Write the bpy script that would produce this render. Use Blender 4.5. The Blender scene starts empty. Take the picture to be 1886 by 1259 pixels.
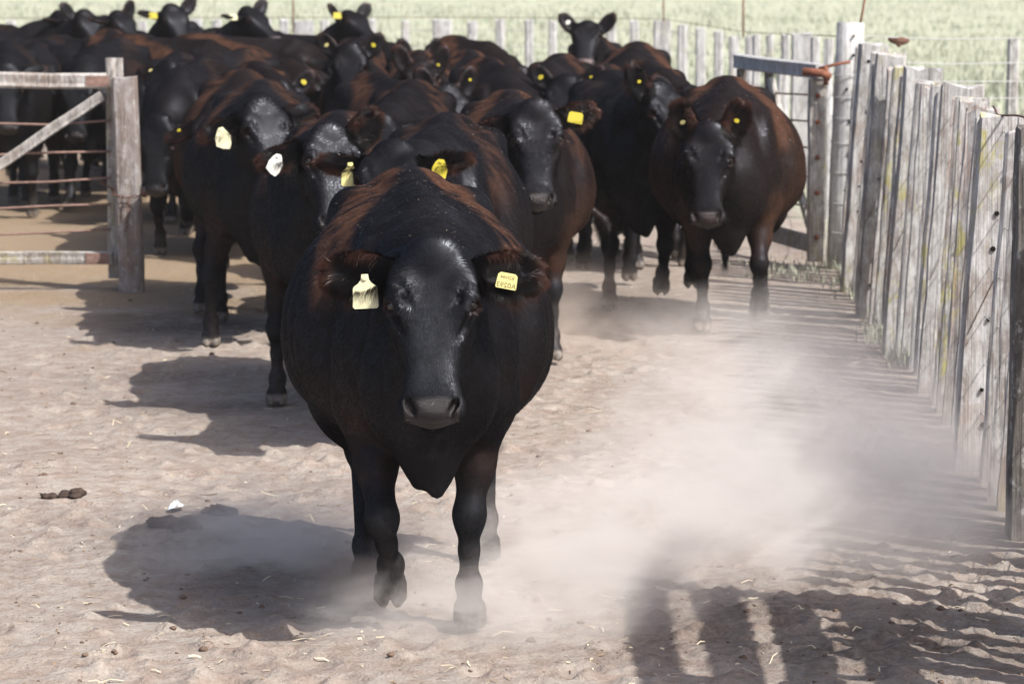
import bpy, math, random, os
import numpy as np
from mathutils import Vector, Matrix

S = bpy.context.scene
R = math.radians
# ---------------------------------------------------------------- camera
CAM_H, FPX, PITCH = 2.08, 6548.0, R(6.1)      # lens from a 1886 px wide picture
cam_d = bpy.data.cameras.new('camera'); cam = bpy.data.objects.new('camera', cam_d)
S.collection.objects.link(cam)
cam.location = (0, 0, CAM_H); cam.rotation_euler = (R(90) - PITCH, 0, 0)
cam_d.sensor_width = 36; cam_d.lens = FPX / 1886 * 36
cam_d.clip_start = .5; cam_d.clip_end = 3000
cam_d.dof.use_dof = True; cam_d.dof.focus_distance = 10.75; cam_d.dof.aperture_fstop = 8.5
S.camera = cam
# ---------------------------------------------------------------- sky and sun
SUN = Vector((.66, -.52, 1.0)).normalized()          # towards the sun
w = bpy.data.worlds.new('World'); S.world = w; w.use_nodes = True
wn = w.node_tree.nodes; wl = w.node_tree.links
sky = wn.new('ShaderNodeTexSky'); sky.sky_type = 'NISHITA'; sky.sun_disc = False
sky.sun_elevation = math.asin(SUN.z); sky.sun_rotation = math.atan2(SUN.x, SUN.y)
sky.dust_density = 4.0; sky.air_density = .8
wn['Background'].inputs[1].default_value = .12
wl.new(sky.outputs[0], wn['Background'].inputs[0])
sd = bpy.data.lights.new('sun', 'SUN'); sd.energy = 4.0; sd.angle = R(.55); sd.color = (1, .965, .915)
so = bpy.data.objects.new('sun', sd); S.collection.objects.link(so)
so.rotation_euler = SUN.to_track_quat('Z', 'Y').to_euler()
S.view_settings.view_transform = 'Standard'; S.view_settings.look = 'None'
S.view_settings.exposure = 0.6; S.view_settings.gamma = 1
S.cycles.max_bounces = 6; S.cycles.volume_bounces = 2
S.cycles.volume_step_rate = 1.0; S.cycles.volume_max_steps = 128
S.cycles.use_denoising = True

# ---------------------------------------------------------------- helpers
COL = S.collection
def ray(px, py):
    x, y = px - 943, 629.5 - py
    c, s = math.cos(PITCH), math.sin(PITCH)
    return Vector((x, FPX * c + y * s, -FPX * s + y * c))
def on_z(px, py, z=0.0):
    r = ray(px, py); return Vector((0, 0, CAM_H)) + r * ((z - CAM_H) / r.z)
def at_y(px, py, d):
    r = ray(px, py); return Vector((0, 0, CAM_H)) + r * (d / r.y)

def new_mesh(name, V, faces, mats=(), smooth=True, midx=None, colors=None):
    """V (n,3); faces: list of int arrays (m,3) / (m,4)"""
    me = bpy.data.meshes.new(name)
    V = np.asarray(V, np.float32)
    fl = [np.asarray(f, np.int32) for f in faces if len(f)]
    loops = np.concatenate([f.ravel() for f in fl])
    tot = np.concatenate([np.full(len(f), f.shape[1], np.int32) for f in fl])
    start = np.concatenate([[0], np.cumsum(tot)[:-1]]).astype(np.int32)
    me.vertices.add(len(V)); me.vertices.foreach_set('co', V.ravel())
    me.loops.add(len(loops)); me.loops.foreach_set('vertex_index', loops)
    me.polygons.add(len(tot)); me.polygons.foreach_set('loop_start', start)
    me.polygons.foreach_set('use_smooth', np.full(len(tot), smooth))
    if midx is not None: me.polygons.foreach_set('material_index', np.asarray(midx, np.int32))
    me.update(calc_edges=True)
    for m in mats: me.materials.append(m)
    if colors is not None:
        a = me.color_attributes.new('coat', 'FLOAT_COLOR', 'POINT')
        a.data.foreach_set('color', np.asarray(colors, np.float32).ravel())
    return me
def link(name, me, parent=None, loc=None, rot=None):
    o = bpy.data.objects.new(name, me); COL.objects.link(o)
    if parent: o.parent = parent
    if loc is not None: o.location = loc
    if rot is not None: o.rotation_euler = rot
    return o
def tag(o, label, cat, group=None, kind=None):
    if label: o['label'] = label
    if cat: o['category'] = cat
    if group: o['group'] = group
    if kind: o['kind'] = kind
    return o
def empty(name, loc=(0, 0, 0), rz=0):
    o = bpy.data.objects.new(name, None); COL.objects.link(o)
    o.location = loc; o.rotation_euler = (0, 0, rz); o.empty_display_size = .1
    return o

class MB:
    """collects pieces of one mesh"""
    def __init__(s): s.V = []; s.F = []; s.M = []; s.n = 0
    def add(s, V, F, m=0):
        V = np.asarray(V, float)
        for f in F: s.F.append([i + s.n for i in f]); s.M.append(m)
        s.V.append(V); s.n += len(V)
    def tube(s, pts, r, n=8, m=0, cap=True):
        pts = [Vector(p) for p in pts]; rr = r if hasattr(r, '__len__') else [r] * len(pts)
        V = []
        up = Vector((0, 0, 1))
        for i, p in enumerate(pts):
            t = (pts[min(i + 1, len(pts) - 1)] - pts[max(i - 1, 0)]).normalized()
            a = t.cross(up if abs(t.z) < .9 else Vector((1, 0, 0))).normalized(); b = t.cross(a)
            for k in range(n):
                q = 2 * math.pi * k / n
                V.append(p + (a * math.cos(q) + b * math.sin(q)) * rr[i])
        F = []
        for i in range(len(pts) - 1):
            for k in range(n):
                a0 = i * n + k; a1 = i * n + (k + 1) % n
                F.append((a0, a1, a1 + n, a0 + n))
        if cap:
            F.append(tuple(range(n - 1, -1, -1))); F.append(tuple((len(pts) - 1) * n + k for k in range(n)))
        s.add([tuple(v) for v in V], F, m)
    def timber(s, a, b, w, d, side=(1, 0, 0), seg=6, rough=.006, bevel=.012, seed=0, m=0, chip=.0):
        """a weathered squared timber from a to b; section w (along side) x d, worn edges, wavering faces"""
        rnd = random.Random(seed)
        a, b = Vector(a), Vector(b); t = (b - a).normalized()
        u = Vector(side); u = (u - t * u.dot(t)).normalized(); v = t.cross(u)
        bw = min(bevel, w * .3, d * .3)
        prof = []
        for (sx, sy) in ((-1, -1), (1, -1), (1, 1), (-1, 1)):
            c1 = (sx * (w / 2 - bw), sy * d / 2); c2 = (sx * w / 2, sy * (d / 2 - bw))
            prof += [c1, c2] if (sx * sy < 0) else [c2, c1]
        # extra points along the wide faces so that the grain can waver
        P = []
        for i in range(len(prof)):
            P.append(prof[i]); q = prof[(i + 1) % len(prof)]
            if math.dist(prof[i], q) > .03:
                for k in (1, 2):
                    P.append((prof[i][0] + (q[0] - prof[i][0]) * k / 3, prof[i][1] + (q[1] - prof[i][1]) * k / 3))
        n = len(P); off = [(rnd.uniform(-1, 1) * rough, rnd.uniform(-1, 1) * rough) for _ in P]
        V = []
        for i in range(seg + 1):
            f = i / seg; wx, wy = rnd.uniform(-1, 1) * rough * .7, rnd.uniform(-1, 1) * rough * .7
            for (p, o) in zip(P, off):
                jz = (rnd.uniform(-1, 0) * chip if i == seg else 0)
                V.append(a.lerp(b, f) + u * (p[0] + o[0] + wx + rnd.uniform(-1, 1) * rough * .3) + v * (p[1] + o[1] + wy + rnd.uniform(-1, 1) * rough * .3) + t * jz)
        F = []
        for i in range(seg):
            for k in range(n):
                a0 = i * n + k; a1 = i * n + (k + 1) % n
                F.append((a0, a1, a1 + n, a0 + n))
        V.append(a.copy()); V.append(b - t * chip * .4)
        for k in range(n):
            F.append((len(V) - 2, (k + 1) % n, k)); F.append((len(V) - 1, seg * n + k, seg * n + (k + 1) % n))
        s.add([tuple(p) for p in V], F, m)
    def build(s, name, mats, parent=None, smooth=False, loc=None, rot=None):
        me = bpy.data.meshes.new(name)
        me.from_pydata([tuple(v) for v in np.concatenate(s.V)], [], s.F)
        for m in (mats if isinstance(mats, (list, tuple)) else [mats]): me.materials.append(m)
        me.polygons.foreach_set('material_index', s.M)
        me.polygons.foreach_set('use_smooth', [smooth] * len(s.F))
        me.update()
        return link(name, me, parent, loc, rot)

def vnoise(P, sc, seed=0, oct=1):
    """trilinear value noise in -1..1 for points (n,3)"""
    rs = np.random.RandomState(seed); T = rs.rand(32, 32, 32).astype(np.float32) * 2 - 1
    out = np.zeros(len(P), np.float32); amp = 1; tot = 0
    for o in range(oct):
        q = np.asarray(P, np.float32) * sc * (2 ** o) + 17.3 * o
        i = np.floor(q).astype(np.int64); f = q - i; f = f * f * (3 - 2 * f)
        i0 = i & 31; i1 = (i + 1) & 31
        def g(a, b, c): return T[a, b, c]
        x0, y0, z0 = i0.T; x1, y1, z1 = i1.T; fx, fy, fz = f.T
        c = ((g(x0, y0, z0) * (1 - fx) + g(x1, y0, z0) * fx) * (1 - fy) + (g(x0, y1, z0) * (1 - fx) + g(x1, y1, z0) * fx) * fy) * (1 - fz) \
          + ((g(x0, y0, z1) * (1 - fx) + g(x1, y0, z1) * fx) * (1 - fy) + (g(x0, y1, z1) * (1 - fx) + g(x1, y1, z1) * fx) * fy) * fz
        out += c * amp; tot += amp; amp *= .5
    return out / tot

# ---------------------------------------------------------------- materials
class NT:
    def __init__(s, name):
        s.m = bpy.data.materials.new(name); s.m.use_nodes = True
        s.t = s.m.node_tree; s.N = s.t.nodes; s.L = s.t.links
        s.b = s.N['Principled BSDF']; s.out = s.N['Material Output']
    def n(s, typ, **k):
        x = s.N.new('ShaderNode' + typ)
        for a, v in k.items(): setattr(x, a, v)
        return x
    def set(s, **k):
        for a, v in k.items():
            s.b.inputs[a.replace('_', ' ')].default_value = v
    def l(s, a, b): s.L.new(a, b)
    def coord(s, scale=(1, 1, 1), kind='Object'):
        c = s.n('TexCoord'); mp = s.n('Mapping'); mp.inputs['Scale'].default_value = scale
        s.l(c.outputs[kind], mp.inputs[0]); return mp.outputs[0]
    def noise(s, vec, scale, detail=3, rough=.55, dist=0):
        x = s.n('TexNoise'); x.inputs['Scale'].default_value = scale; x.inputs['Detail'].default_value = detail
        x.inputs['Roughness'].default_value = rough; x.inputs['Distortion'].default_value = dist
        if vec is not None: s.l(vec, x.inputs['Vector'])
        return x.outputs['Fac']
    def ramp(s, fac, stops, interp='LINEAR'):
        x = s.n('ValToRGB'); x.color_ramp.interpolation = interp
        e = x.color_ramp.elements
        while len(e) < len(stops): e.new(.5)
        for i, (p, c) in enumerate(stops):
            e[i].position = p; e[i].color = (c, c, c, 1) if not hasattr(c, '__len__') else (*c, 1)
        s.l(fac, x.inputs[0]); return x.outputs[0]
    def mix(s, fac, a, b, typ='MIX'):
        x = s.n('MixRGB', blend_type=typ)
        for i, v in enumerate((fac, a, b)):
            if hasattr(v, 'links'): s.l(v, x.inputs[i])
            elif hasattr(v, '__len__'): x.inputs[i].default_value = (*v, 1)
            else: x.inputs[i].default_value = v if i == 0 else (v, v, v, 1)
        return x.outputs[0]
    def math(s, op, a, b=0, clamp=False):
        x = s.n('Math', operation=op, use_clamp=clamp)
        for i, v in enumerate((a, b)):
            if hasattr(v, 'links'): s.l(v, x.inputs[i])
            else: x.inputs[i].default_value = v
        return x.outputs[0]
    def bump(s, h, strength=.5, dist=.01):
        x = s.n('Bump'); x.inputs['Strength'].default_value = strength; x.inputs['Distance'].default_value = dist
        s.l(h, x.inputs['Height']); s.l(x.outputs[0], s.b.inputs['Normal'])

def m_coat():
    t = NT('cattle_coat')
    a = t.n('VertexColor'); a.layer_name = 'coat'
    v = t.coord((1, 1, 1)); n = t.noise(v, 60, 3); n2 = t.noise(v, 9, 3)
    k = t.mix(1, a.outputs['Color'], t.ramp(n, [(.25, .55), (.75, 1.45)]), 'MULTIPLY')
    k = t.mix(1, k, t.ramp(n2, [(.25, .7), (.75, 1.3)]), 'MULTIPLY')
    t.l(k, t.b.inputs['Base Color'])
    # alpha of the attribute: 0 fur, 1 wet nose
    r = t.ramp(a.outputs['Alpha'], [(0, .72), (1, .2)]); t.l(r, t.b.inputs['Roughness'])
    t.l(t.ramp(a.outputs['Alpha'], [(0, .05), (1, .42)]), t.b.inputs['Specular IOR Level'])
    t.bump(t.math('MULTIPLY', t.noise(t.coord(), 190, 3, .7), t.ramp(a.outputs['Alpha'], [(0, .25), (1, 1.6)])), .7, .004)
    df = t.n('BsdfDiffuse'); gl = t.n('BsdfAnisotropic'); ad = t.n('AddShader'); mx = t.n('MixShader'); bp = t.N['Bump']      # hide: matt with an even sheen; nose: wet skin
    t.l(k, df.inputs['Color']); gl.inputs['Color'].default_value = (.0135, .0143, .0165, 1); gl.inputs['Roughness'].default_value = .50
    t.l(bp.outputs[0], gl.inputs['Normal']); t.l(bp.outputs[0], df.inputs['Normal'])
    t.l(df.outputs[0], ad.inputs[0]); t.l(gl.outputs[0], ad.inputs[1]); t.l(a.outputs['Alpha'], mx.inputs[0]); t.l(ad.outputs[0], mx.inputs[1]); t.l(t.b.outputs[0], mx.inputs[2]); t.l(mx.outputs[0], t.out.inputs['Surface'])
    return t.m
def m_hair():
    t = NT('cattle_hair'); a = t.n('VertexColor'); a.layer_name = 'coat'
    t.N.remove(t.b); df = t.n('BsdfDiffuse'); gl = t.n('BsdfAnisotropic'); ad = t.n('AddShader')     # fibre: matt body and an even sheen
    t.l(a.outputs['Color'], df.inputs['Color']); lw = t.n('LayerWeight'); lw.inputs['Blend'].default_value = .35
    t.l(t.mix(a.outputs['Alpha'], t.mix(t.math('POWER', lw.outputs['Facing'], 2.0), (.031, .0330, .0385), (.064, .067, .075)), (.006, .006, .006)), gl.inputs['Color']); gl.inputs['Roughness'].default_value = .38
    t.l(df.outputs[0], ad.inputs[0]); t.l(gl.outputs[0], ad.inputs[1]); t.l(ad.outputs[0], t.out.inputs['Surface'])
    return t.m
def m_plain(name, col, rough=.6, spec=.4, vary=.15, scale=20):
    t = NT(name); n = t.noise(t.coord(), scale, 4)
    k = t.mix(1, col, t.ramp(n, [(.2, 1 - vary), (.8, 1 + vary)]), 'MULTIPLY')
    t.l(k, t.b.inputs['Base Color']); t.set(Roughness=rough, Specular_IOR_Level=spec)
    return t.m
def m_tag(name, col):
    t = NT(name); n = t.noise(t.coord(), 60, 4)
    k = t.mix(t.ramp(n, [(.45, 0), (.75, .5)]), col, tuple(c * .62 for c in col))
    t.l(k, t.b.inputs['Base Color']); t.set(Roughness=.45)
    t.b.inputs['Subsurface Weight'].default_value = 0
    return t.m
def m_wood(name, base, dark, lichen=.5, red=.0, brown=.3, seedoff=0.0):
    t = NT(name); c = t.n('TexCoord'); inf = t.n('ObjectInfo')
    ad = t.n('VectorMath', operation='ADD'); t.l(c.outputs['Object'], ad.inputs[0])
    sc = t.n('VectorMath', operation='SCALE'); cmb = t.n('CombineXYZ')
    for i in range(3): t.l(inf.outputs['Random'], cmb.inputs[i])
    t.l(cmb.outputs[0], sc.inputs[0]); sc.inputs['Scale'].default_value = 37
    t.l(sc.outputs[0], ad.inputs[1])
    def mapped(s):
        mp = t.n('Mapping'); mp.inputs['Scale'].default_value = s; t.l(ad.outputs[0], mp.inputs[0]); return mp.outputs[0]
    grain = t.noise(mapped((55, 55, 2.2)), 1, 4, .6, .6)
    streak = t.noise(mapped((16, 16, 1.1)), 1, 4, .6)
    blot = t.noise(mapped((5, 5, 3)), 1, 5, .65)
    crack = t.noise(mapped((90, 90, 1.6)), 1, 2, .5, .3)
    k = t.mix(t.ramp(streak, [(.32, 0), (.68, 1)]), dark, base)
    k = t.mix(t.ramp(grain, [(.3, .35), (.7, 0)]), k, tuple(x * .55 for x in dark))
    mot = t.noise(mapped((22, 22, 9)), 1, 6, .75, .4)
    k = t.mix(t.ramp(mot, [(.46, 0), (.62, .7)]), k, tuple(min(.62, x * 1.28) for x in base))
    k = t.mix(t.ramp(mot, [(.30, .55), (.42, 0)]), k, tuple(x * .62 for x in dark))
    k = t.mix(t.math('MULTIPLY', t.ramp(blot, [(.5, 0), (.66, 1)]), brown), k, (.20, .125, .08))
    if lichen:
        li = t.noise(mapped((14, 14, 7)), 1, 6, .7); ls = t.noise(mapped((2.2, 2.2, .9)), 1, 2)
        f = t.math('MULTIPLY', t.ramp(li, [(.52, 0), (.60, 1)]), t.ramp(ls, [(.50, 0), (.62, lichen)]))
        k = t.mix(f, k, (.36, .33, .08))
        li2 = t.noise(mapped((26, 26, 16)), 1, 5, .7)
        k = t.mix(t.math('MULTIPLY', t.ramp(li2, [(.56, 0), (.64, 1)]), .55), k, (.50, .51, .50))
    if red:
        rn = t.noise(mapped((9, 9, 3)), 1, 5, .7); rs = t.noise(mapped((1.7, 1.7, 1.2)), 1, 1)
        k = t.mix(t.math('MULTIPLY', t.ramp(rn, [(.5, 0), (.62, 1)]), t.ramp(rs, [(.52, 0), (.62, red)])), k, (.26, .14, .10))
    k = t.mix(t.ramp(crack, [(.27, .8), (.36, 0)]), k, (.03, .026, .024))
    t.l(k, t.b.inputs['Base Color']); t.set(Roughness=.85, Specular_IOR_Level=.25)
    t.bump(t.math('ADD', t.math('MULTIPLY', grain, .6), crack), .7, .008)
    return t.m

M = {}
M['coat'] = m_coat(); M['hair'] = m_hair()
M['eye'] = m_plain('wet_dark_eye', (.006, .004, .003), .06, .7, .1)
M['tag_yellow'] = m_tag('yellow_tag_plastic', (.52, .43, .025))
M['tag_pale'] = m_tag('pale_yellow_tag_plastic', (.70, .62, .24))
M['tag_cream'] = m_tag('cream_tag_plastic', (.74, .70, .45))
M['tag_white'] = m_tag('white_tag_plastic', (.72, .71, .65))
M['ink'] = m_plain('tag_ink', (.10, .085, .035), .6)
M['wood'] = m_wood('weathered_fence_timber', (.50, .49, .485), (.29, .27, .255),   .8, .45, .45)
M['wood_far'] = m_wood('pale_weathered_timber', (.56, .56, .57), (.32, .31, .31), .25, 0, .1)
M['wood_gate'] = m_wood('gate_timber', (.48, .465, .44), (.23, .20, .18), .35, .15, .3)
M['wood_post'] = m_wood('gate_post_timber', (.33, .305, .30), (.19, .15, .13), .1, .1, .55)
M['wood_shade'] = m_wood('shaded_timber', (.17, .155, .14), (.075, .066, .06), .1, 0, .3)  # timber standing in shade, the darkness put into its colour
M['rust'] = m_plain('rusty_iron', (.13, .065, .045), .8, .3, .4, 40)
M['rustred'] = m_plain('rust_red_iron', (.22, .085, .05), .8, .3, .4, 40)
M['rustpale'] = m_plain('faded_rusty_iron', (.26, .165, .135), .8, .3, .35, 40)
M['wire'] = m_plain('galvanised_wire', (.42, .42, .42), .5, .5, .2, 30)
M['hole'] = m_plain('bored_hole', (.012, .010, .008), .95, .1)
# ---------------------------------------------------------------- cattle
class Field:
    def __init__(s, lo, hi, h):
        s.h = h; s.lo = np.array(lo, np.float32)
        s.n = [int(math.ceil((hi[i] - lo[i]) / h)) + 1 for i in range(3)]
        s.ax = [s.lo[i] + h * np.arange(s.n[i], dtype=np.float32) for i in range(3)]
        s.F = np.full(s.n, .25, np.float32)
    def sub(s, lo, hi):
        sl = []
        for i in range(3):
            a = max(0, int((lo[i] - s.lo[i]) / s.h) - 1); b = min(s.n[i], int((hi[i] - s.lo[i]) / s.h) + 3)
            if b <= a: return None
            sl.append(slice(a, b))
        X = s.ax[0][sl[0]][:, None, None]; Y = s.ax[1][sl[1]][None, :, None]; Z = s.ax[2][sl[2]][None, None, :]
        return tuple(sl), X, Y, Z
    def put(s, sl, d, k, cut=False):
        A = s.F[sl]
        if cut:                      # smooth subtraction
            d = -d
            hh = np.maximum(k - np.abs(A - d), 0) / k
            s.F[sl] = np.maximum(A, d) + hh * hh * k * .25
        else:
            hh = np.maximum(k - np.abs(A - d), 0) / k
            s.F[sl] = np.minimum(A, d) - hh * hh * k * .25
    def cone(s, a, b, ra, rb, k=.03, squash=None):
        """tapered capsule; squash=(axis vector, factor<1) narrows it along that axis"""
        a = np.array(a, np.float32); b = np.array(b, np.float32); r = max(ra, rb) + k + .02
        q = s.sub(np.minimum(a, b) - r, np.maximum(a, b) + r)
        if q is None: return
        sl, X, Y, Z = q; ba = b - a; L2 = max(float(ba @ ba), 1e-9)
        x, y, z = X - a[0], Y - a[1], Z - a[2]
        t = np.clip((x * ba[0] + y * ba[1] + z * ba[2]) / L2, 0, 1)
        x, y, z = x - t * ba[0], y - t * ba[1], z - t * ba[2]
        rr = ra + (rb - ra) * t
        if squash is not None:
            u, f = np.array(squash[0], np.float32), squash[1]
            m = x * u[0] + y * u[1] + z * u[2]; g = m * (1 / f - 1)
            x, y, z = x + u[0] * g, y + u[1] * g, z + u[2] * g
            d = (np.sqrt(x * x + y * y + z * z) - rr) * (f * .5 + .5)
        else: d = np.sqrt(x * x + y * y + z * z) - rr
        s.put(sl, d, k)
    def ell(s, c, r, M3=None, k=.03, cut=False):
        """ellipsoid; rows of M3 are its axes"""
        c = np.array(c, np.float32); R_ = max(r) + k + .02
        q = s.sub(c - R_, c + R_)
        if q is None: return
        sl, X, Y, Z = q; x, y, z = X - c[0], Y - c[1], Z - c[2]
        if M3 is not None:
            x, y, z = (M3[i][0] * x + M3[i][1] * y + M3[i][2] * z for i in range(3))
        k0 = np.sqrt((x / r[0]) ** 2 + (y / r[1]) ** 2 + (z / r[2]) ** 2)
        k1 = np.sqrt((x / r[0] ** 2) ** 2 + (y / r[1] ** 2) ** 2 + (z / r[2] ** 2) ** 2) + 1e-6
        s.put(sl, k0 * (k0 - 1) / k1, k, cut)
    def loft(s, lo, hi, frame, tab, n, k):
        """superelliptic body along an axis. frame=(origin, 3 axes rows u,v,w); tab(u)->(half width, centre w, half height up, half height down, top exponent)"""
        q = s.sub(lo, hi)
        if q is None: return
        sl, X, Y, Z = q; o, A = frame
        x, y, z = X - o[0], Y - o[1], Z - o[2]
        u = A[0][0] * x + A[0][1] * y + A[0][2] * z
        v = A[1][0] * x + A[1][1] * y + A[1][2] * z
        w_ = A[2][0] * x + A[2][1] * y + A[2][2] * z
        W, C, HU, HD, nt, over = tab(u)
        dz = w_ - C; H = np.where(dz > 0, HU, HD)
        p = np.abs(v) / W; qn = np.abs(dz) / H
        nn = np.where(dz > 0, nt, n)
        k0 = (p ** nn + qn ** nn) ** (1 / nn)
        k1 = np.sqrt((p / W) ** 2 + (qn / H) ** 2) + 1e-6
        d = k0 * (k0 - 1) / k1
        d = np.where(k0 < .3, -.05, d)
        d = np.minimum(np.maximum(d, over), .3)
        s.put(sl, d.astype(np.float32), k)
    def mesh(s):
        F = s.F; S_ = F < 0; nx, ny, nz = F.shape
        c = np.zeros((nx - 1, ny - 1, nz - 1), np.int8)
        for i in (0, 1):
            for j in (0, 1):
                for k in (0, 1):
                    c += S_[i:nx - 1 + i, j:ny - 1 + j, k:nz - 1 + k]
        act = np.argwhere((c > 0) & (c < 8)); N = len(act)
        idx = np.full(c.shape, -1, np.int32); idx[tuple(act.T)] = np.arange(N)
        P = np.zeros((N, 3)); cnt = np.zeros(N)
        corners = [(i, j, k) for i in (0, 1) for j in (0, 1) for k in (0, 1)]
        val = {cn: F[act[:, 0] + cn[0], act[:, 1] + cn[1], act[:, 2] + cn[2]] for cn in corners}
        for a in corners:
            for ax in range(3):
                if a[ax]: continue
                b = list(a); b[ax] = 1; b = tuple(b)
                fa, fb = val[a], val[b]; m = (fa < 0) != (fb < 0)
                t = fa[m] / (fa[m] - fb[m])
                q = np.tile(np.array(a, float), (m.sum(), 1)); q[:, ax] = t
                P[m] += q; cnt[m] += 1
        P = (P / cnt[:, None] + act) * s.h + s.lo
        Q = []
        for ax in range(3):
            o1, o2 = [(1, 2), (2, 0), (0, 1)][ax]
            sh = [slice(None)] * 3; a_ = list(sh); b_ = list(sh)
            a_[ax] = slice(0, -1); b_[ax] = slice(1, None)
            e = S_[tuple(a_)].astype(np.int8) - S_[tuple(b_)].astype(np.int8)
            # interior in the two other axes
            w_ = [slice(None)] * 3; w_[o1] = slice(1, -1); w_[o2] = slice(1, -1)
            ee = e[tuple(w_)]; pos = np.argwhere(ee != 0); sg = ee[tuple(pos.T)]
            pos = pos.copy(); pos[:, o1] += 1; pos[:, o2] += 1
            def cell(d1, d2):
                q = pos.copy(); q[:, o1] += d1; q[:, o2] += d2; return idx[tuple(q.T)]
            quad = np.stack([cell(-1, -1), cell(0, -1), cell(0, 0), cell(-1, 0)], 1)
            quad[sg < 0] = quad[sg < 0][:, ::-1]
            Q.append(quad)
        Q = np.concatenate(Q)
        return P, Q
def smooth_mesh(P, Q, it=2, lam=.5):
    N = len(P)
    e = np.concatenate([Q[:, [0, 1]], Q[:, [1, 2]], Q[:, [2, 3]], Q[:, [3, 0]]]); e = np.concatenate([e, e[:, ::-1]])
    deg = np.bincount(e[:, 0], minlength=N)[:, None]
    for i in range(it):
        for l_ in (lam, -lam * 1.04):
            A = np.stack([np.bincount(e[:, 0], P[e[:, 1], j], N) for j in range(3)], 1) / np.maximum(deg, 1)
            P = P + l_ * (A - P)
    return P
def face_normals(P, Q):
    n = np.cross(P[Q[:, 2]] - P[Q[:, 0]], P[Q[:, 3]] - P[Q[:, 1]]); a = np.linalg.norm(n, axis=1) + 1e-12
    return n / a[:, None], a / 2
def vert_normals(P, Q):
    n = np.cross(P[Q[:, 2]] - P[Q[:, 0]], P[Q[:, 3]] - P[Q[:, 1]])
    out = np.zeros_like(P)
    for i in range(4):
        for j in range(3): out[:, j] += np.bincount(Q[:, i], n[:, j], len(P))
    return out / (np.linalg.norm(out, axis=1) + 1e-12)[:, None]

def norm(v): v = np.array(v, float); return v / np.linalg.norm(v)
def curve_tab(rows):
    a = np.array(rows, float); xs = np.linspace(a[0, 0], a[-1, 0], 240)
    cols = []
    for c in range(1, a.shape[1]):
        y = np.interp(xs, a[:, 0], a[:, c]); kk = np.exp(-np.linspace(-2, 2, 17) ** 2); kk /= kk.sum()
        y2 = np.convolve(np.pad(y, 8, 'edge'), kk, 'valid'); y2[0], y2[-1] = y[0], y[-1]; cols.append(y2)
    return xs, cols
TORSO = curve_tab([  # x, widest z, top z, bottom z, half width
    (-1.58, .98, 1.06, .90, .012), (-1.54, .98, 1.15, .80, .10), (-1.47, .98, 1.23, .70, .185), (-1.34, .96, 1.30, .62, .25), (-1.15, .93, 1.32, .585, .300),
    (-.95, .885, 1.325, .56, .385), (-.70, .86, 1.32, .53, .437), (-.45, .855, 1.305, .52, .447), (-.22, .86, 1.305, .53, .395),
    (-.08, .86, 1.31, .53, .30), (.08, .86, 1.28, .535, .225), (.24, .86, 1.18, .56, .19), (.36, .86, 1.06, .60, .165), (.43, .86, .96, .72, .08), (.45, .86, .90, .80, .012)])
HEAD = curve_tab([  # u, half width, front, back
    (-.075, .012, -.03, .06), (-.06, .05, -.01, .09), (-.02, .078, .024, .13), (.04, .094, .042, .165), (.11, .114, .050, .195), (.19, .120, .050, .205),
    (.25, .112, .043, .205), (.31, .098, .036, .185), (.37, .083, .030, .155), (.43, .080, .027, .13), (.475, .091, .022, .120), (.52, .094, .004, .112), (.55, .084, -.022, .105), (.57, .06, -.045, .085), (.58, .012, -.05, .06)])

FRONT = dict(stand=((.02, .37), (.0, .125), 0), fwd=((.13, .37), (.20, .13), -4), lift=((.17, .385), (.075, .215), 62),
             back=((-.07, .36), (-.20, .14), 25), high=((.2, .43), (.05, .28), 70))
HIND = dict(stand=((-1.02, .66), (-1.34, .46), (-1.27, .13), 0), fwd=((-.88, .64), (-1.08, .44), (-.80, .13), 0),
            back=((-1.12, .66), (-1.46, .46), (-1.56, .17), 35), lift=((-.95, .66), (-1.30, .50), (-1.34, .25), 60))

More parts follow.
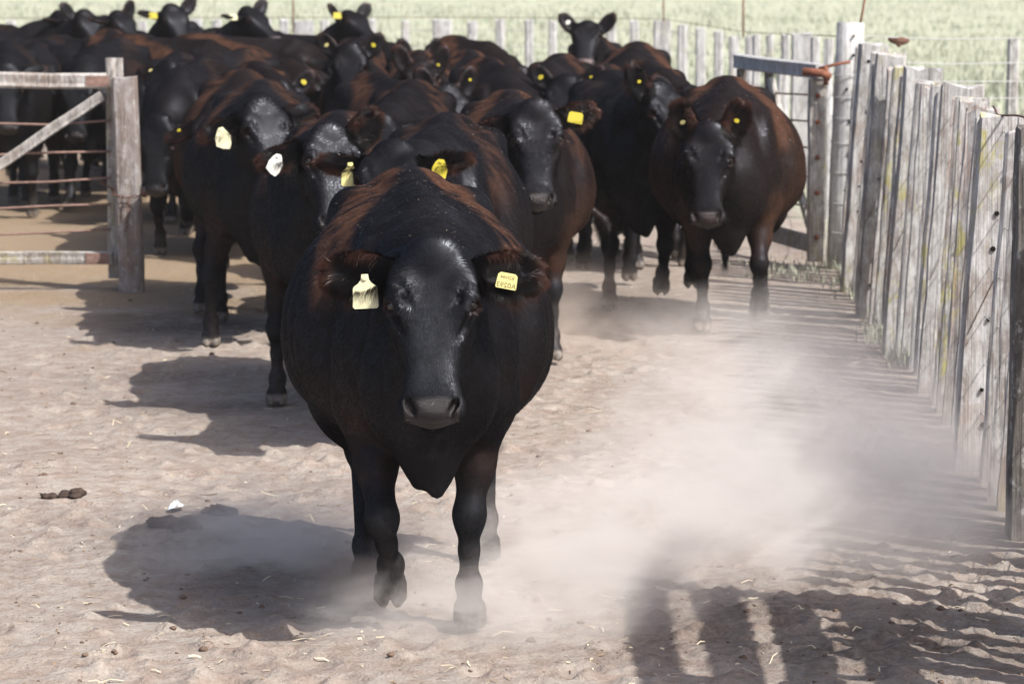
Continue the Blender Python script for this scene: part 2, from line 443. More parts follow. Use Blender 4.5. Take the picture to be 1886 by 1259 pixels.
def cow(name, x, d, turn, label, h=.014, scale=1.0, poll=(.50, .0, 1.24), pitch=74, yaw=0, roll=0, ears=('out', 'out'),
        fl=('stand', .17), fr=('stand', .17), hl=('stand', .19), hr=('fwd', .19), girth=1.0, brown=.5, warm=0.3, seed=1,
        tags=(), fur=0, eyes=False, tail=0.0, brisket=1.0, noseC=(.011, .008, .0085)):
    """x, d: ground point below the withers; turn: degrees, 0 walks towards the camera, + towards picture right.
    poll: top of the head in the cow's own axes (x ahead, y to its left, z up); pitch 0 nose level, 90 nose straight down"""
    rs = np.random.RandomState(seed)
    if seed > 3 and scale == 1.0: scale = .96 + .07 * rs.rand(); girth *= .94 + .10 * rs.rand()
    fld = Field((-1.78, -.60, -.02), (1.15, .60, max(1.50, poll[2] + .32)), h)
    # trunk
    xs, (TW, TT, TB, TH) = TORSO
    def tab(u):
        W = np.interp(u, xs, TH) * girth; c = np.interp(u, xs, TW); t = np.interp(u, xs, TT); b = np.interp(u, xs, TB)
        return np.maximum(W, .01), c, np.maximum(t - c, .02), np.maximum(c - b, .02), np.interp(u, (-1.5, -1.05, -.6, -.1), (2.3, 2.35, 2.15, 1.85)), np.maximum(xs[0] - u, u - xs[-1])
    I3 = np.eye(3)
    fld.loft((-1.60, -.58, .25), (.47, .58, 1.46), (np.zeros(3), I3), tab, 2.15, .04)
    for sgn in (1, -1):
        fld.ell((.045, sgn * .178, .90), (.175, .084, .32), None, .04)        # shoulder
        fld.cone((.10, sgn * .19, .74), (-.10, sgn * .14, 1.22), .055, .04, .06)
        fld.ell((-1.07, sgn * .205, 1.25), (.12, .05, .045), None, .12)      # hook bone
        fld.ell((-1.45, sgn * .12, 1.16), (.06, .05, .06), None, .09)        # pin bone
        fld.ell((-1.26, sgn * .20, .92), (.20, .12, .26), None, .10)         # thigh
        fld.ell((-.84, sgn * .36, 1.14), (.15, .05, .10), None, .10, True)     # hollow of the flank
        fld.ell((-.13, sgn * .33, .92), (.035, .05, .28), None, .07, True)     # behind the shoulder
        fld.cone((-.02, sgn * .222, .72), (-.16, sgn * .22, 1.02), .042, .03, .05)   # triceps
        fld.ell((.25, sgn * .135, .78), (.10, .075, .14), None, .05)           # point of shoulder
    fld.cone((-1.45, 0, 1.255), (-.9, 0, 1.305), .03, .03, .12); fld.cone((-.9, 0, 1.305), (-.1, 0, 1.30), .03, .035, .10)
    fld.ell((-1.12, 0, 1.325), (.16, .085, .040), None, .10)                  # sacrum
    # brisket
    fld.cone((.22, 0, .66), (.26, .0, .56), .13, .085, .09); fld.cone((.26, 0, .58), (.28, .015, .50), .08, .035, .05)
    fld.cone((.27, .02, .54), (.285, .02, .46 + .02 * (1 - brisket)), .042, .020, .03)
    fld.cone((.24, -.03, .55), (.25, -.035, .485), .042, .020, .03)
    # head frame
    a, yw = R(pitch), R(yaw)
    u = np.array((math.cos(a) * math.cos(yw), math.cos(a) * math.sin(yw), -math.sin(a)))
    wv = np.array((math.sin(a) * math.cos(yw), math.sin(a) * math.sin(yw), math.cos(a)))
    v = np.cross(wv, u)
    if roll:
        cr, sr = math.cos(R(roll)), math.sin(R(roll)); v, wv = v * cr + wv * sr, wv * cr - v * sr
    P0 = np.array(poll, float); HA = np.stack([u, v, wv])
    HS = .90
    H = lambda a_, b_, c_: P0 + u * (a_ * HS) + v * b_ + wv * c_
    # neck
    nb = H(.045, 0, -.085)
    mid = (np.array((.02, 0, 1.06)) + nb) / 2 + np.array((0, 0, .015))
    side = norm(np.cross(norm(nb - np.array((0, 0, 1.0))), (0, 0, 1)))
    fld.cone((-.05, 0, 1.06), mid, .225, .165, .10, (side, .88)); fld.cone(mid, nb, .165, .112, .08, (side, .9))
    th = H(.17, 0, -.14)
    fld.cone((.20, 0, .86), (np.array((.26, 0, .82)) + th) / 2, .19, .13, .10, (side, .8)); fld.cone((np.array((.26, 0, .82)) + th) / 2, th, .13, .085, .07, (side, .75))
    for q_ in range(3):                                                    # loose skin of dewlap and neck
        f0 = H(.24, .0, -.15); g0 = np.array((.31, .015, .60)); a0 = f0 + (g0 - f0) * q_ / 3; a1 = f0 + (g0 - f0) * (q_ + 1) / 3
        sw = np.array((.0, .012 * (-1) ** q_, 0)); fld.cone(a0 + sw, a1 - sw, .060, .062, .035, (side, .42))
    if h < .01:
        for sg in (1, -1):
            fld.cone((.37, sg * .085, .98), (.34, sg * .115, .80), .026, .030, .03); fld.cone((.34, sg * .115, .80), (.27, sg * .09, .62), .030, .024, .03)
            fld.cone((.30, sg * .150, 1.02), (.27, sg * .165, .86), .022, .026, .04)
    # skull
    hx, (HWd, HF, HB) = HEAD
    def htab(q):
        q = q / HS; W = np.interp(q, hx, HWd); f = np.interp(q, hx, HF); b = np.interp(q, hx, HB); c = (f * .75 - b * .25)
        return np.maximum(W, .01), c, np.maximum(f - c, .012), np.maximum(c + b, .012), 2.7, np.maximum(hx[0] - q, q - hx[-1]) * HS
    q = H(.25, 0, -.06)
    fld.loft(q - .40, q + .40, (P0, HA), htab, 2.1, .03)
    fld.ell(H(.0, 0, .015), (.055, .07, .04), HA, .05)                     # poll knob
    for sg in (1, -1):
        fld.ell(H(.140, sg * .098, .014), (.070, .034, .030), HA, .06)      # brow
        fld.cone(H(.24, sg * .085, -.06), H(.36, sg * .06, -.06), .035, .022, .05)   # cheek crest
        fld.ell(H(.20, sg * .085, -.13), (.08, .03, .07), HA, .05)           # jaw
        if h < .02:
            ca_ = norm(u * .9 - v * sg * .35); cb_ = norm(np.cross(wv, ca_)); cm_ = np.stack([ca_, cb_, wv])
            fld.ell(H(.155, sg * .072, .056), (.050, .0055, .014), cm_, .010, True)          # creases above the eye
            fld.ell(H(.150, sg * .090, .050), (.036, .005, .012), cm_, .010, True)
            fld.ell(H(.180, sg * .122, .018), (.024, .024, .022), HA, .010, True)
            fld.cone(H(.146, sg * .096, .046), H(.152, sg * .130, .026), .010, .012, .012); fld.cone(H(.152, sg * .130, .026), H(.182, sg * .145, -.006), .011, .008, .012)
            fld.cone(H(.205, sg * .098, .040), H(.203, sg * .128, .008), .009, .009, .012)
            fld.ell(H(.245, sg * .098, .030), (.05, .007, .02), np.stack([norm(u - v * sg * .5), norm(v * sg + u * .5), wv]), .012, True)   # tear groove
    # muzzle: nose pad, nostrils, lips
    fld.ell(H(.525, 0, -.012), (.046, .068, .034), HA, .022)
    for sg in (1, -1):
        fld.ell(H(.528, sg * .078, -.018), (.036, .024, .030), HA, .02)
        nm = np.stack([norm(u + v * sg * -.45), norm(v + u * sg * .45), wv])
        fld.ell(H(.527, sg * .061, .010), (.026, .0095, .026), nm, .008, True)
        fld.ell(H(.507, sg * .071, .006), (.016, .009, .02), HA, .008, True)
    fld.cone(H(.40, 0, -.115), H(.535, 0, -.105), .055, .045, .035, (v, .9 if h > .02 else 1.0))     # chin
    # ears
    ear = []
    for i, sg in enumerate((1, -1)):
        mode = ears[i]; up = np.array((0, 0, 1.0)); out = v * sg
        fwd_ = u * .35 + wv * .9 if mode == 'out' else wv
        if mode == 'out': e = norm(out * 1 - u * .05 - wv * .25 + up * .06)
        elif mode == 'droop': e = norm(out * 1 - up * .30 - wv * .25)
        elif mode == 'up': e = norm(out * .62 + up * .8 - wv * .12)
        elif mode == 'pert': e = norm(out * .34 + up * .95 - wv * .1)
        elif mode == 'back': e = norm(out * .75 - wv * .55 + up * .35)
        else: e = norm(out * .95 + up * .35 - wv * .25)                       # 'half'
        nrm = fwd_ - e * np.dot(fwd_, e); nrm = norm(nrm) ; nrm = norm(nrm * .9 + norm(np.cross(e, nrm)) * (-.38 * sg if mode in ('out', 'droop', 'half') else 0.0) + out * (0.0 if mode in ('out', 'droop', 'half') else .35))
        nrm = norm(nrm - e * np.dot(nrm, e)); b2 = np.cross(nrm, e)
        root = H(.062, sg * .094, -.045)
        ln = .222
        A3 = np.stack([e, b2, nrm])
        fld.cone(root - e * .02, root + e * .07, .046, .040, .04)
        th_ = max(.030, h * 1.25)
        fld.ell(root + e * (ln * .58), (ln * .56, .072, th_), A3, .02)
        if h < .022: fld.ell(root + e * (ln * .60) + nrm * .030, (ln * .44, .050, .027), A3, .012, True)
        ear.append((root, e, b2, nrm, ln))
    # legs
    HO = []
    def hoof(f, p, yo):
        """f fetlock, p pitch of the foot in degrees (toe hangs back when positive)"""
        ca, sa = math.cos(R(p)), math.sin(R(p))
        def L_(dx, dy, dz): return np.array((f[0] + dx * ca + dz * sa, f[1] + dy, f[2] - dx * sa + dz * ca))
        fz = .125
        fld.cone(f, L_(.035, 0, -.065), .037, .040, .022)
        for c in (1, -1):
            fld.cone(L_(.035, c * .022, -.068), L_(.062, c * .027, -fz + .022), .030, .027, .010)
            fld.cone(L_(.005, c * .024, -fz + .026), L_(.088, c * .022, -fz + .014), .026, .014, .010)
            fld.ell(L_(-.035, c * .022, -.03), (.018, .014, .02), None, .012)
        HO.append((f, L_(.06, 0, -fz + .02), (ca, sa)))
    for sg, (mode, yo) in ((1, fl), (-1, fr)):
        ym = yo if hasattr(yo, '__len__') else (.19, yo, yo, yo)            # elbow, knee, fetlock, toe
        (kx, kz), (fx, fz), pt = FRONT[mode] if isinstance(mode, str) else mode
        E = np.array((-.02, sg * (ym[0] - .008), .70)); K = np.array((kx, sg * ym[1], kz)); Fk = np.array((fx, sg * ym[2], fz))
        fld.cone((.04, sg * .178, .88), E, .105, .090, .07); fld.cone(E, E * .45 + K * .55, .094, .060, .06); fld.cone(E * .45 + K * .55, K + (0, 0, .02), .058, .043, .04)
        fld.ell(K + (.008, 0, 0), (.050, .050, .064), None, .03)
        fld.cone(K, K * .5 + Fk * .5, .041, .029, .03); fld.cone(K * .5 + Fk * .5, Fk, .029, .032, .03)
        fld.ell(Fk + (-.01, 0, 0), (.041, .040, .042), None, .022)
        hoof(Fk, pt, sg * ym[3])
    for sg, (mode, yo) in ((1, hl), (-1, hr)):
        (sx, sz), (kx, kz), (fx, fz), pt = HIND[mode] if isinstance(mode, str) else mode
        St = np.array((sx, sg * .215, sz)); K = np.array((kx, sg * yo, kz)); Fk = np.array((fx, sg * yo, fz))
        fld.cone((-1.2, sg * .19, .92), St, .17, .13, .10); fld.cone((-1.36, sg * .15, .85), K * .35 + St * .65, .12, .09, .10)
        fld.cone(St, K, .118, .052, .06); fld.cone(K + (-.03, 0, .05), K, .036, .05, .04)
        fld.ell(K, (.058, .046, .062), None, .03)
        fld.cone(K, Fk, .045, .036, .03); fld.ell(Fk + (-.01, 0, 0), (.044, .045, .045), None, .025); hoof(Fk, pt, sg * yo)
    # tail
    T0 = [(-1.50, 0, 1.22), (-1.58, tail * .05, 1.12), (-1.60, tail * .25, .95), (-1.58, tail * .55, .78), (-1.55, tail * .8, .62)]
    for i in range(4): fld.cone(T0[i], T0[i + 1], .045 - .007 * i, .038 - .006 * i, .03)
    fld.cone(T0[4], (-1.54, tail * .95, .42), .024, .045, .03)
    fld.cone((-1.54, tail * .95, .42), (-1.53, tail * 1.0, .30), .045, .012, .02)
    P, Q = fld.mesh(); P = smooth_mesh(P, Q, 2 if h < .012 else 1)
    del fld
    # ------------------------------------------------ coat colour (bleached hair, hooves, nose)
    Nn = vert_normals(P, Q)
    Xq, Yq, Zq = P.T
    ss = lambda t_, a_, b_: np.clip((t_ - a_) / (b_ - a_), 0, 1)
    rib = ss(Xq, -.85, -.6) * ss(-Xq, .12, .3) * ss(Zq, .55, .75) * ss(-Zq, -1.2, -1.05) * ss(np.abs(Yq), .15, .3)
    bod = 1 - .8 * ((np.linalg.norm(P - H(.25, 0, -.05), axis=1) < .45))
    dsp = rib * .0018 * np.sin((Xq + .25 * (Zq - .8)) * 2 * math.pi / .085) + bod * (.0055 * vnoise(P, 5.5, seed + 31, 2) + .0028 * vnoise(P * (1, 1, .6), 17, seed + 32, 2)) * (1 - .75 * ss(Zq, 1.0, 1.15)) * ss(Zq, .25, .5)
    P = P + Nn * dsp[:, None]; Nn = vert_normals(P, Q)
    n1 = vnoise(P, 4, seed, 3); n2 = vnoise(P * (1, 1, .35), 22, seed + 5, 2); n3 = vnoise(P, 60, seed + 9, 2)
    X, Y, Z = P.T
    sm = lambda t, a_, b_: np.clip((t - a_) / (b_ - a_), 0, 1)
    onhead = ((P - P0) @ u / HS > -.06) & (np.linalg.norm(P - H(.25, 0, -.05), axis=1) < .42) & (np.abs((P - P0) @ v) < .16)
    bq = np.abs(Y) - (.10 + .26 * np.clip(X + 1.0, 0, 1)) + .05 * n1
    back = sm(Z, .96, 1.12) * sm(-np.abs(bq), -.10, -.04) * sm(X, -1.35, -1.05) * sm(-X, .0, .12) * sm(np.abs(Y), .015, .05)
    flank = sm(Z, .45, .62) * sm(-Z, -1.2, -.9) * sm(-X, -.1, .3) * .55
    arm = sm(Z, .40, .50) * sm(-Z, -.86, -.66) * sm(X, -.25, -.1) * sm(-X, -.3, -.1) * sm(np.abs(Y), .07, .15)
    br = np.clip(back * brown * 1.25 * np.clip(.62 + n1 * .9 + n2 * .9, 0, 1.3) + flank * warm * np.clip(.6 + n1, 0, 1.2) + arm * (.40 + .45 * warm) * np.clip(.5 + n1 * 1.2 + n2 * .4, 0, 1.2) + warm * .12, 0, 1)
    br *= np.where(onhead, .25 + .3 * warm, 1)
    black = np.array((.0028, .0025, .0028)); bro = np.array((.056, .026, .0145))
    C = black + (bro - black) * br[:, None]
    tips = np.zeros(len(P)); inner = np.zeros(len(P))
    for (root, e, b2, nrm, ln) in ear:
        q = P - root; t = q @ e / ln; s_ = q @ b2; nn_ = q @ nrm
        m = (t > .15) & (np.linalg.norm(q - np.outer(q @ e, e), axis=1) < .085) & (t < 1.2)
        tips = np.maximum(tips, m * np.clip(sm(t, .88, 1.10) + sm(np.abs(s_), .056, .072) * (t > .35), 0, 1)); inner = np.maximum(inner, m * (Nn @ nrm > .1) * (np.abs(s_) < .055))
    C += tips[:, None] * (np.array((.060, .026, .018)) - C) * (.35 + .35 * warm)
    A = np.zeros(len(P))
    hu = (P - P0) @ u / HS; hv = np.abs((P - P0) @ v); hw = (P - P0) @ wv
    nose = sm(hu, .492 , .503) * sm(-hv, -.088, -.080) * sm(hw, -.062, -.05) * onhead
    C += nose[:, None] * (np.array(noseC) - C); A = nose.copy()
    # nostril rim and depth, darker than the wet nose
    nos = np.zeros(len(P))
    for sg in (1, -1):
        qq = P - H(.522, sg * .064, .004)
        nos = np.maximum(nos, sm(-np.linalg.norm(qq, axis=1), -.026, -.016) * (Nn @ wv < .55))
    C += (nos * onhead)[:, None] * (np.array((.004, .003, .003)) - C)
    for sg in (1, -1):
        lid = sm(-np.linalg.norm((P - H(.182, sg * .118, .008)) , axis=1), -.040, -.028) * onhead
        C += (lid * .8)[:, None] * (np.array((.026, .013, .010)) - C)
    # sky sheen and dust painted blue-grey on face, knees and top line hair
    gd_ = onhead * sm(-hv, -.095, -.045) * sm(hu, .10, .22) * sm(-hu, -.50, -.46) * (hw > -.02) * np.clip(.75 + n1 * .5 + n2 * .4, 0, 1.3)
    gl_ = sm(-Z, -.62, -.35) * (Nn[:, 0] > .1) * np.clip(.5 + n1 * .6 + n2 * .5, 0, 1.2) * .8
    gt_ = sm(Z, 1.12, 1.28) * np.clip(.25 + n1 * .8 + n2 * .6, 0, 1) * .5 * (~onhead)
    C += (np.clip(gd_ * (1.0 if seed == 3 else .4) + gl_ + gt_, 0, 1) * .9)[:, None] * (np.array((.0165, .0175, .0205)) - C) * (C.max(1) < .03)[:, None]
    hz = np.zeros(len(P))
    for (f, toe, (ca, sa)) in HO:
        q = P - f; dn = -(q[:, 0] * sa + q[:, 2] * ca); near = np.linalg.norm(P - toe, axis=1) < .115
        hz = np.maximum(hz, near * sm(dn, .068, .078))
    C += hz[:, None] * ((np.array((.030, .026, .023)) if seed == 3 else np.array((.15, .13, .11))) * (1 + .5 * n3[:, None]) - C)
    dust = sm(-Z, -.30, -.02) * np.clip(.35 + n1 + n3 * .5, 0, 1) * .25
    C += dust[:, None] * (np.array((.20, .155, .125)) - C)
    C4 = np.concatenate([np.clip(C, .002, 1), A[:, None]], 1)
    mats = [M['coat']]; faces = [Q]; V = P; col = C4; midx = [np.zeros(len(Q), np.int32)]
    # ------------------------------------------------ hair
    if fur:
        fn, fa = face_normals(P, Q); cen = P[Q].mean(1)
        te = tips[Q].max(1); ie = inner[Q].max(1); hf = onhead[Q].all(1)
        fu = (cen - P0) @ u / HS; fv = (cen - P0) @ v; fwv = (cen - P0) @ wv
        earm = np.zeros(len(Q), bool)
        for (root, e, b2, nrm, ln) in ear:
            q = cen - root; earm |= (q @ e > .02) & (q @ e < ln * 1.25) & (np.linalg.norm(q - np.outer(q @ e, e), axis=1) < .095)
        skip = (nose[Q].max(1) > .3) | (hz[Q].max(1) > .3)
        dirs = np.zeros_like(cen); dirs[:] = (-.75, 0, -.55)
        legm = cen[:, 2] < .55; dirs[legm & (np.abs(cen[:, 1]) > .04)] = (-.1, 0, -1)
        wh = H(.07, 0, .05); rad = cen - wh
        hd = rad / (np.linalg.norm(rad, axis=1)[:, None] + .02) + u * np.clip((fu[:, None] - .05) * 3, -.2, 1.2)
        dirs[hf] = hd[hf]
        L = np.full(len(Q), .019); L[hf] = .013 + .009 * sm(-fu[hf], -.16, -.02); L[legm] = .012
        L[(cen[:, 0] > -.1) & ~hf & (cen[:, 2] < .62)] = .009
        lift = np.full(len(Q), .13); lift[hf] = .14
        dens = np.ones(len(Q))
        dens[hf] = 2.2
        for (root, e, b2, nrm, ln) in ear:
            q = cen - root; t = q @ e / ln; mm = earm & (np.abs(t - .6) < .75) & (np.linalg.norm(q - np.outer(q @ e, e), axis=1) < .095)
            s_ = q @ b2
            dd = e * .75 + np.sign(s_)[:, None] * b2 * (.5 + 6 * np.abs(s_)[:, None]) + nrm * .18
            dirs[mm] = dd[mm]; L[mm] = .022 + .014 * rs.rand(mm.sum()); lift[mm] = .24; dens[mm] = 4.5
            im = mm & ((fn @ nrm) > .0) & (t < .75); dirs[im] = (b2 * (1.0 if b2[2] < 0 else -1.0) + nrm * .4 + e * .15); L[im] = .032 + .02 * rs.rand(im.sum()); lift[im] = .30
        L[skip] = 0
        tm = (cen[:, 0] < -1.46) & (cen[:, 2] < .55) & (cen[:, 0] < -1.44) & (np.linalg.norm(cen[:, [0]] + 1.54, axis=1) < .07) & (np.abs(cen[:, 1] - tail * .97) < .07)
        L[tm] = .10; dirs[tm] = (0, 0, -1); lift[tm] = .12; dens[tm] = 2.5
        wgt = fa * dens * (L > 0); pr = wgt / wgt.sum()
        n = int(fur); fi = rs.choice(len(Q), n, p=pr)
        r1 = rs.rand(n); r2 = rs.rand(n)
        qa, qb, qc, qd = (P[Q[fi, i]] for i in range(4))
        rt = (qa * (1 - r1[:, None]) + qb * r1[:, None]) * (1 - r2[:, None]) + (qd * (1 - r1[:, None]) + qc * r1[:, None]) * r2[:, None]
        nn = fn[fi]; cl = vnoise(rt, 35, seed + 21, 2); cl2 = vnoise(rt, 35, seed + 22, 2)
        dr = dirs[fi]; dr = dr - nn * (dr * nn).sum(1)[:, None]; dr /= np.linalg.norm(dr, axis=1)[:, None] + 1e-6
        sd_ = np.cross(nn, dr)
        eq = earm[fi]; qs = rt - .80 * dr * (rt * dr).sum(1)[:, None]; st1 = vnoise(qs, 95, seed + 51, 2); st2 = vnoise(qs, 34, seed + 52, 2)
        dr = dr + sd_ * (cl * np.where(eq, .25, .25) + np.where(eq, 0, .40) * vnoise(rt, 11, seed + 41, 2) + rs.randn(n) * np.where(eq, .28, .07))[:, None]; dr /= np.linalg.norm(dr, axis=1)[:, None]
        lf = (lift[fi] * (1 + .45 * st1 + .35 * st2 + np.where(eq, .3, .8) * cl2 + .18 * rs.randn(n))).clip(.02, 1)[:, None]
        ll = (L[fi] * (.65 + .7 * rs.rand(n)))[:, None]
        sd_ = np.cross(nn, dr); wd = .00062 if h < .01 else .0011
        wd = wd * np.where(eq, .75, 1.0)[:, None]
        d2 = dr + nn * lf; d2 /= np.linalg.norm(d2, axis=1)[:, None]
        b0 = rt - nn * .001
        m_ = b0 + d2 * ll * .55; tp = b0 + d2 * ll * .55 + (d2 - nn * lf * .6 - np.array((0, 0, .35)) * np.minimum(L[fi] / .045, 1)[:, None]) * ll * .45
        HV = np.stack([b0 - sd_ * wd, b0 + sd_ * wd, m_ + sd_ * wd * .8, m_ - sd_ * wd * .8, tp], 1).reshape(-1, 3)
        base = len(V); k = base + np.arange(n)[:, None] * 5
        fq = k + np.array([[0, 1, 2, 3]]); ft = k + np.array([[3, 2, 4]])
        hc = C[Q[fi, 0]] * (.55 + .9 * rs.rand(n) + .5 * vnoise(rt, 14, seed + 40, 2) + .9 * st1 + .5 * st2)[:, None].clip(.12)
        fl_ = (rs.rand(n) < .011 * (h < .013) * np.clip(.4 + 2 * vnoise(rt, 6, seed + 60, 2), 0, 2)) & (rt[:, 2] > .85) & (nn[:, 2] > .35) & ~hf[fi]; hc[fl_] = (.32, .27, .22)
        rd = (te[fi] * (.5 + .5 * rs.rand(n)) * .9)[:, None]
        tipc = hc * 1.3 + rd * (np.array((.13, .055, .038)) - hc)
        hcol = np.stack([hc, hc, hc * .75 + tipc * .25, hc * .75 + tipc * .25, tipc], 1).reshape(-1, 3)
        hcol = np.concatenate([hcol, np.repeat(eq.astype(float), 5)[:, None]], 1)
        V = np.concatenate([V, HV]); col = np.concatenate([col, hcol]); faces = [Q, fq, ft]
        midx = [np.zeros(len(Q), np.int32), np.ones(len(fq), np.int32), np.ones(len(ft), np.int32)]; mats.append(M['hair'])
    V = V * scale
    me = new_mesh(name, V, faces, mats, True, np.concatenate(midx), col)
    ob = link(name, me, None, (x, d, 0), (0, 0, R(-90 + turn)))
    tag(ob, label, 'cow', 'black cattle walking through the yard')
    # ------------------------------------------------ eyes and ear tags
    if eyes:
        for sg in (1, -1):
            c = H(.180, sg * .114, .014) * scale; mb = MB(); n_, mN = 14, 9; VV = []; FF = []
            for i in range(mN + 1):
                for j in range(n_):
                    p_, q_ = math.pi * i / mN, 2 * math.pi * j / n_
                    VV.append(c + .0215 * scale * np.array((math.sin(p_) * math.cos(q_), math.sin(p_) * math.sin(q_), math.cos(p_))))
            for i in range(mN):
                for j in range(n_):
                    FF.append((i * n_ + j, i * n_ + (j + 1) % n_, (i + 1) * n_ + (j + 1) % n_, (i + 1) * n_ + j))
            mb.add(VV, FF); mb.build('eye', M['eye'], ob, True)
    for tg in tags:
        i, colr = tg[0], tg[1]; size = tg[2] if len(tg) > 2 else 1.0; tilt = tg[3] if len(tg) > 3 else 0; text = tg[4] if len(tg) > 4 else None
        at_ = tg[5] if len(tg) > 5 else (.55, .0)
        shape = tg[6] if len(tg) > 6 else 'flag'
        root, e, b2, nrm, ln = ear[i]
        if shape == 'button':
            c = (root + e * ln * at_[0] + nrm * (.024 + at_[1])) * scale; mb = MB(); r_ = .021 * size
            ring = [c + (e * math.cos(q) * .8 + b2 * math.sin(q)) * r_ for q in np.linspace(0, 2 * math.pi, 13)[:-1]]
            top = [p + nrm * .006 for p in ring]
            mb.add(ring + top, [tuple(range(11, -1, -1)), tuple(range(12, 24))] + [(j, (j + 1) % 12, 12 + (j + 1) % 12, 12 + j) for j in range(12)])
            o = mb.build('ear_tag', M['tag_' + colr], ob)
            continue
        # hanging flag tag with a neck: local a (across) b (down) n (towards the viewer)
        fw = norm((math.cos(R(-turn)) , math.sin(R(-turn)), .10)); fw = norm(fw * .75 + nrm * .35)
        dn = np.array((0, 0, -1.0)); dn = norm(dn - fw * np.dot(dn, fw)); ac = np.cross(fw, dn)
        ct, st = math.cos(R(tilt)), math.sin(R(tilt)); dn, ac = dn * ct + ac * st, ac * ct - dn * st
        c = root + e * ln * at_[0] + fw * (.040 + at_[1])
        wd = .037 * size
        prof = [(-.010, 0), (.010, 0), (.012, .016), (.020, .027), (wd - .004, .036), (wd, .042), (wd + .002, .098), (wd - .004, .104), (-wd + .004, .104), (-wd - .002, .098), (-wd, .042), (-wd + .004, .036), (-.020, .027), (-.012, .016)]
        if shape == 'square': prof = [(-wd * .7, 0), (wd * .7, 0), (wd * .93, .008), (wd, .052), (wd - .003, .056), (-wd + .003, .056), (-wd, .052), (-wd * .93, .008)]
        if shape == 'wedge': prof = [(-.010, 0), (.012, 0), (.02, .014), (wd, .045), (wd * .9, .088), (wd * .55, .112), (-wd * .2, .104), (-wd * 1.0, .085), (-wd * .95, .045), (-.022, .016)]
        mb = MB(); n_ = len(prof)
        F_ = [(c + ac * a_ * size ** 0 + dn * b_ * size + fw * .0022) * scale for a_, b_ in prof]; B_ = [(c + ac * a_ + dn * b_ * size - fw * .0012) * scale for a_, b_ in prof]
        mb.add(F_ + B_, [tuple(range(n_ - 1, -1, -1)), tuple(range(n_, 2 * n_))] + [(j, (j + 1) % n_, n_ + (j + 1) % n_, n_ + j) for j in range(n_)])
        # stud
        hubc = (c + dn * .012 * size + fw * .003) * scale
        ring = [hubc + (ac * math.cos(q) + dn * math.sin(q)) * .0075 for q in np.linspace(0, 2 * math.pi, 11)[:-1]]; top = [p + fw * .005 for p in ring]
        mb.add(ring + top, [tuple(range(10, 20)), tuple(range(9, -1, -1))] + [(j, (j + 1) % 10, 10 + (j + 1) % 10, 10 + j) for j in range(10)], 0 if shape != 'flag' else 0) if shape != 'square' else None
        o = mb.build('ear_tag', [M['tag_' + colr]], ob)
        if text:
            for (s_, hgt, off) in text:
                fc = bpy.data.curves.new('t', 'FONT'); fc.body = s_; fc.size = hgt; fc.align_x = 'CENTER'; fc.extrude = .0002
                to = bpy.data.objects.new('t', fc); COL.objects.link(to)
                dg = bpy.context.evaluated_depsgraph_get(); tm_ = bpy.data.meshes.new_from_object(to.evaluated_get(dg))
                bpy.data.objects.remove(to); bpy.data.curves.remove(fc)
                vv = np.array([q_.co[:] for q_ in tm_.vertices]); ff = [tuple(p_.vertices) for p_ in tm_.polygons]; bpy.data.meshes.remove(tm_)
                # printed on the far side and showing through: the lettering reads mirrored
                W_ = [(c + ac * (q_[0] * MIRROR + off[0]) + dn * (off[1] - q_[1]) + fw * (.0024 + q_[2])) * scale for q_ in vv]
                m2 = MB(); m2.add(W_, ff); 
                me2 = o.data; import bmesh
                bm = bmesh.new(); bm.from_mesh(me2); base = len(bm.verts)
                nv = [bm.verts.new(tuple(p_)) for p_ in W_]
                for f_ in ff:
                    try: bm.faces.new([nv[i_] for i_ in f_]).material_index = 1
                    except ValueError: pass
                bm.to_mesh(me2); bm.free()
                if len(me2.materials) < 2: me2.materials.append(M['ink'])
    return ob
MIRROR = -1
QUICK = os.environ.get('QUICK')
lead = cow('cow', -.272, 11.1, 4.2, 'large black cow leading the herd, with a cream tag and a numbered yellow tag',
    h=.0085 if not QUICK else .012, poll=(.46, 0.0, 1.205), pitch=69, yaw=-4, ears=('out', 'out'),
    fl=(((.03, .345), (.02, .125), 0), (.185, .135, .135, .14)), fr=(((.19, .36), (.10, .205), 58), (.185, .145, .115, .115)),
    hl=(((-1.04, .64), (-1.32, .44), (-1.26, .13), 10), .27), hr=(((-.86, .62), (-.98, .42), (-.75, .125), 0), .165),
    brown=1.35, warm=.12, seed=3, fur=330000 if not QUICK else 60000, eyes=True, tail=.27,
    tags=((1, 'cream', 1.0, 3, None, (.50, .0)), (0, 'pale', .86, -11, ((('B2N44'), .015, (0, .019)), ('A0293', .0225, (0.0, .045))), (.60, .02), 'square')))
def PX(px, d): return (px - 943) * d / FPX
FUR = 0 if QUICK else 1
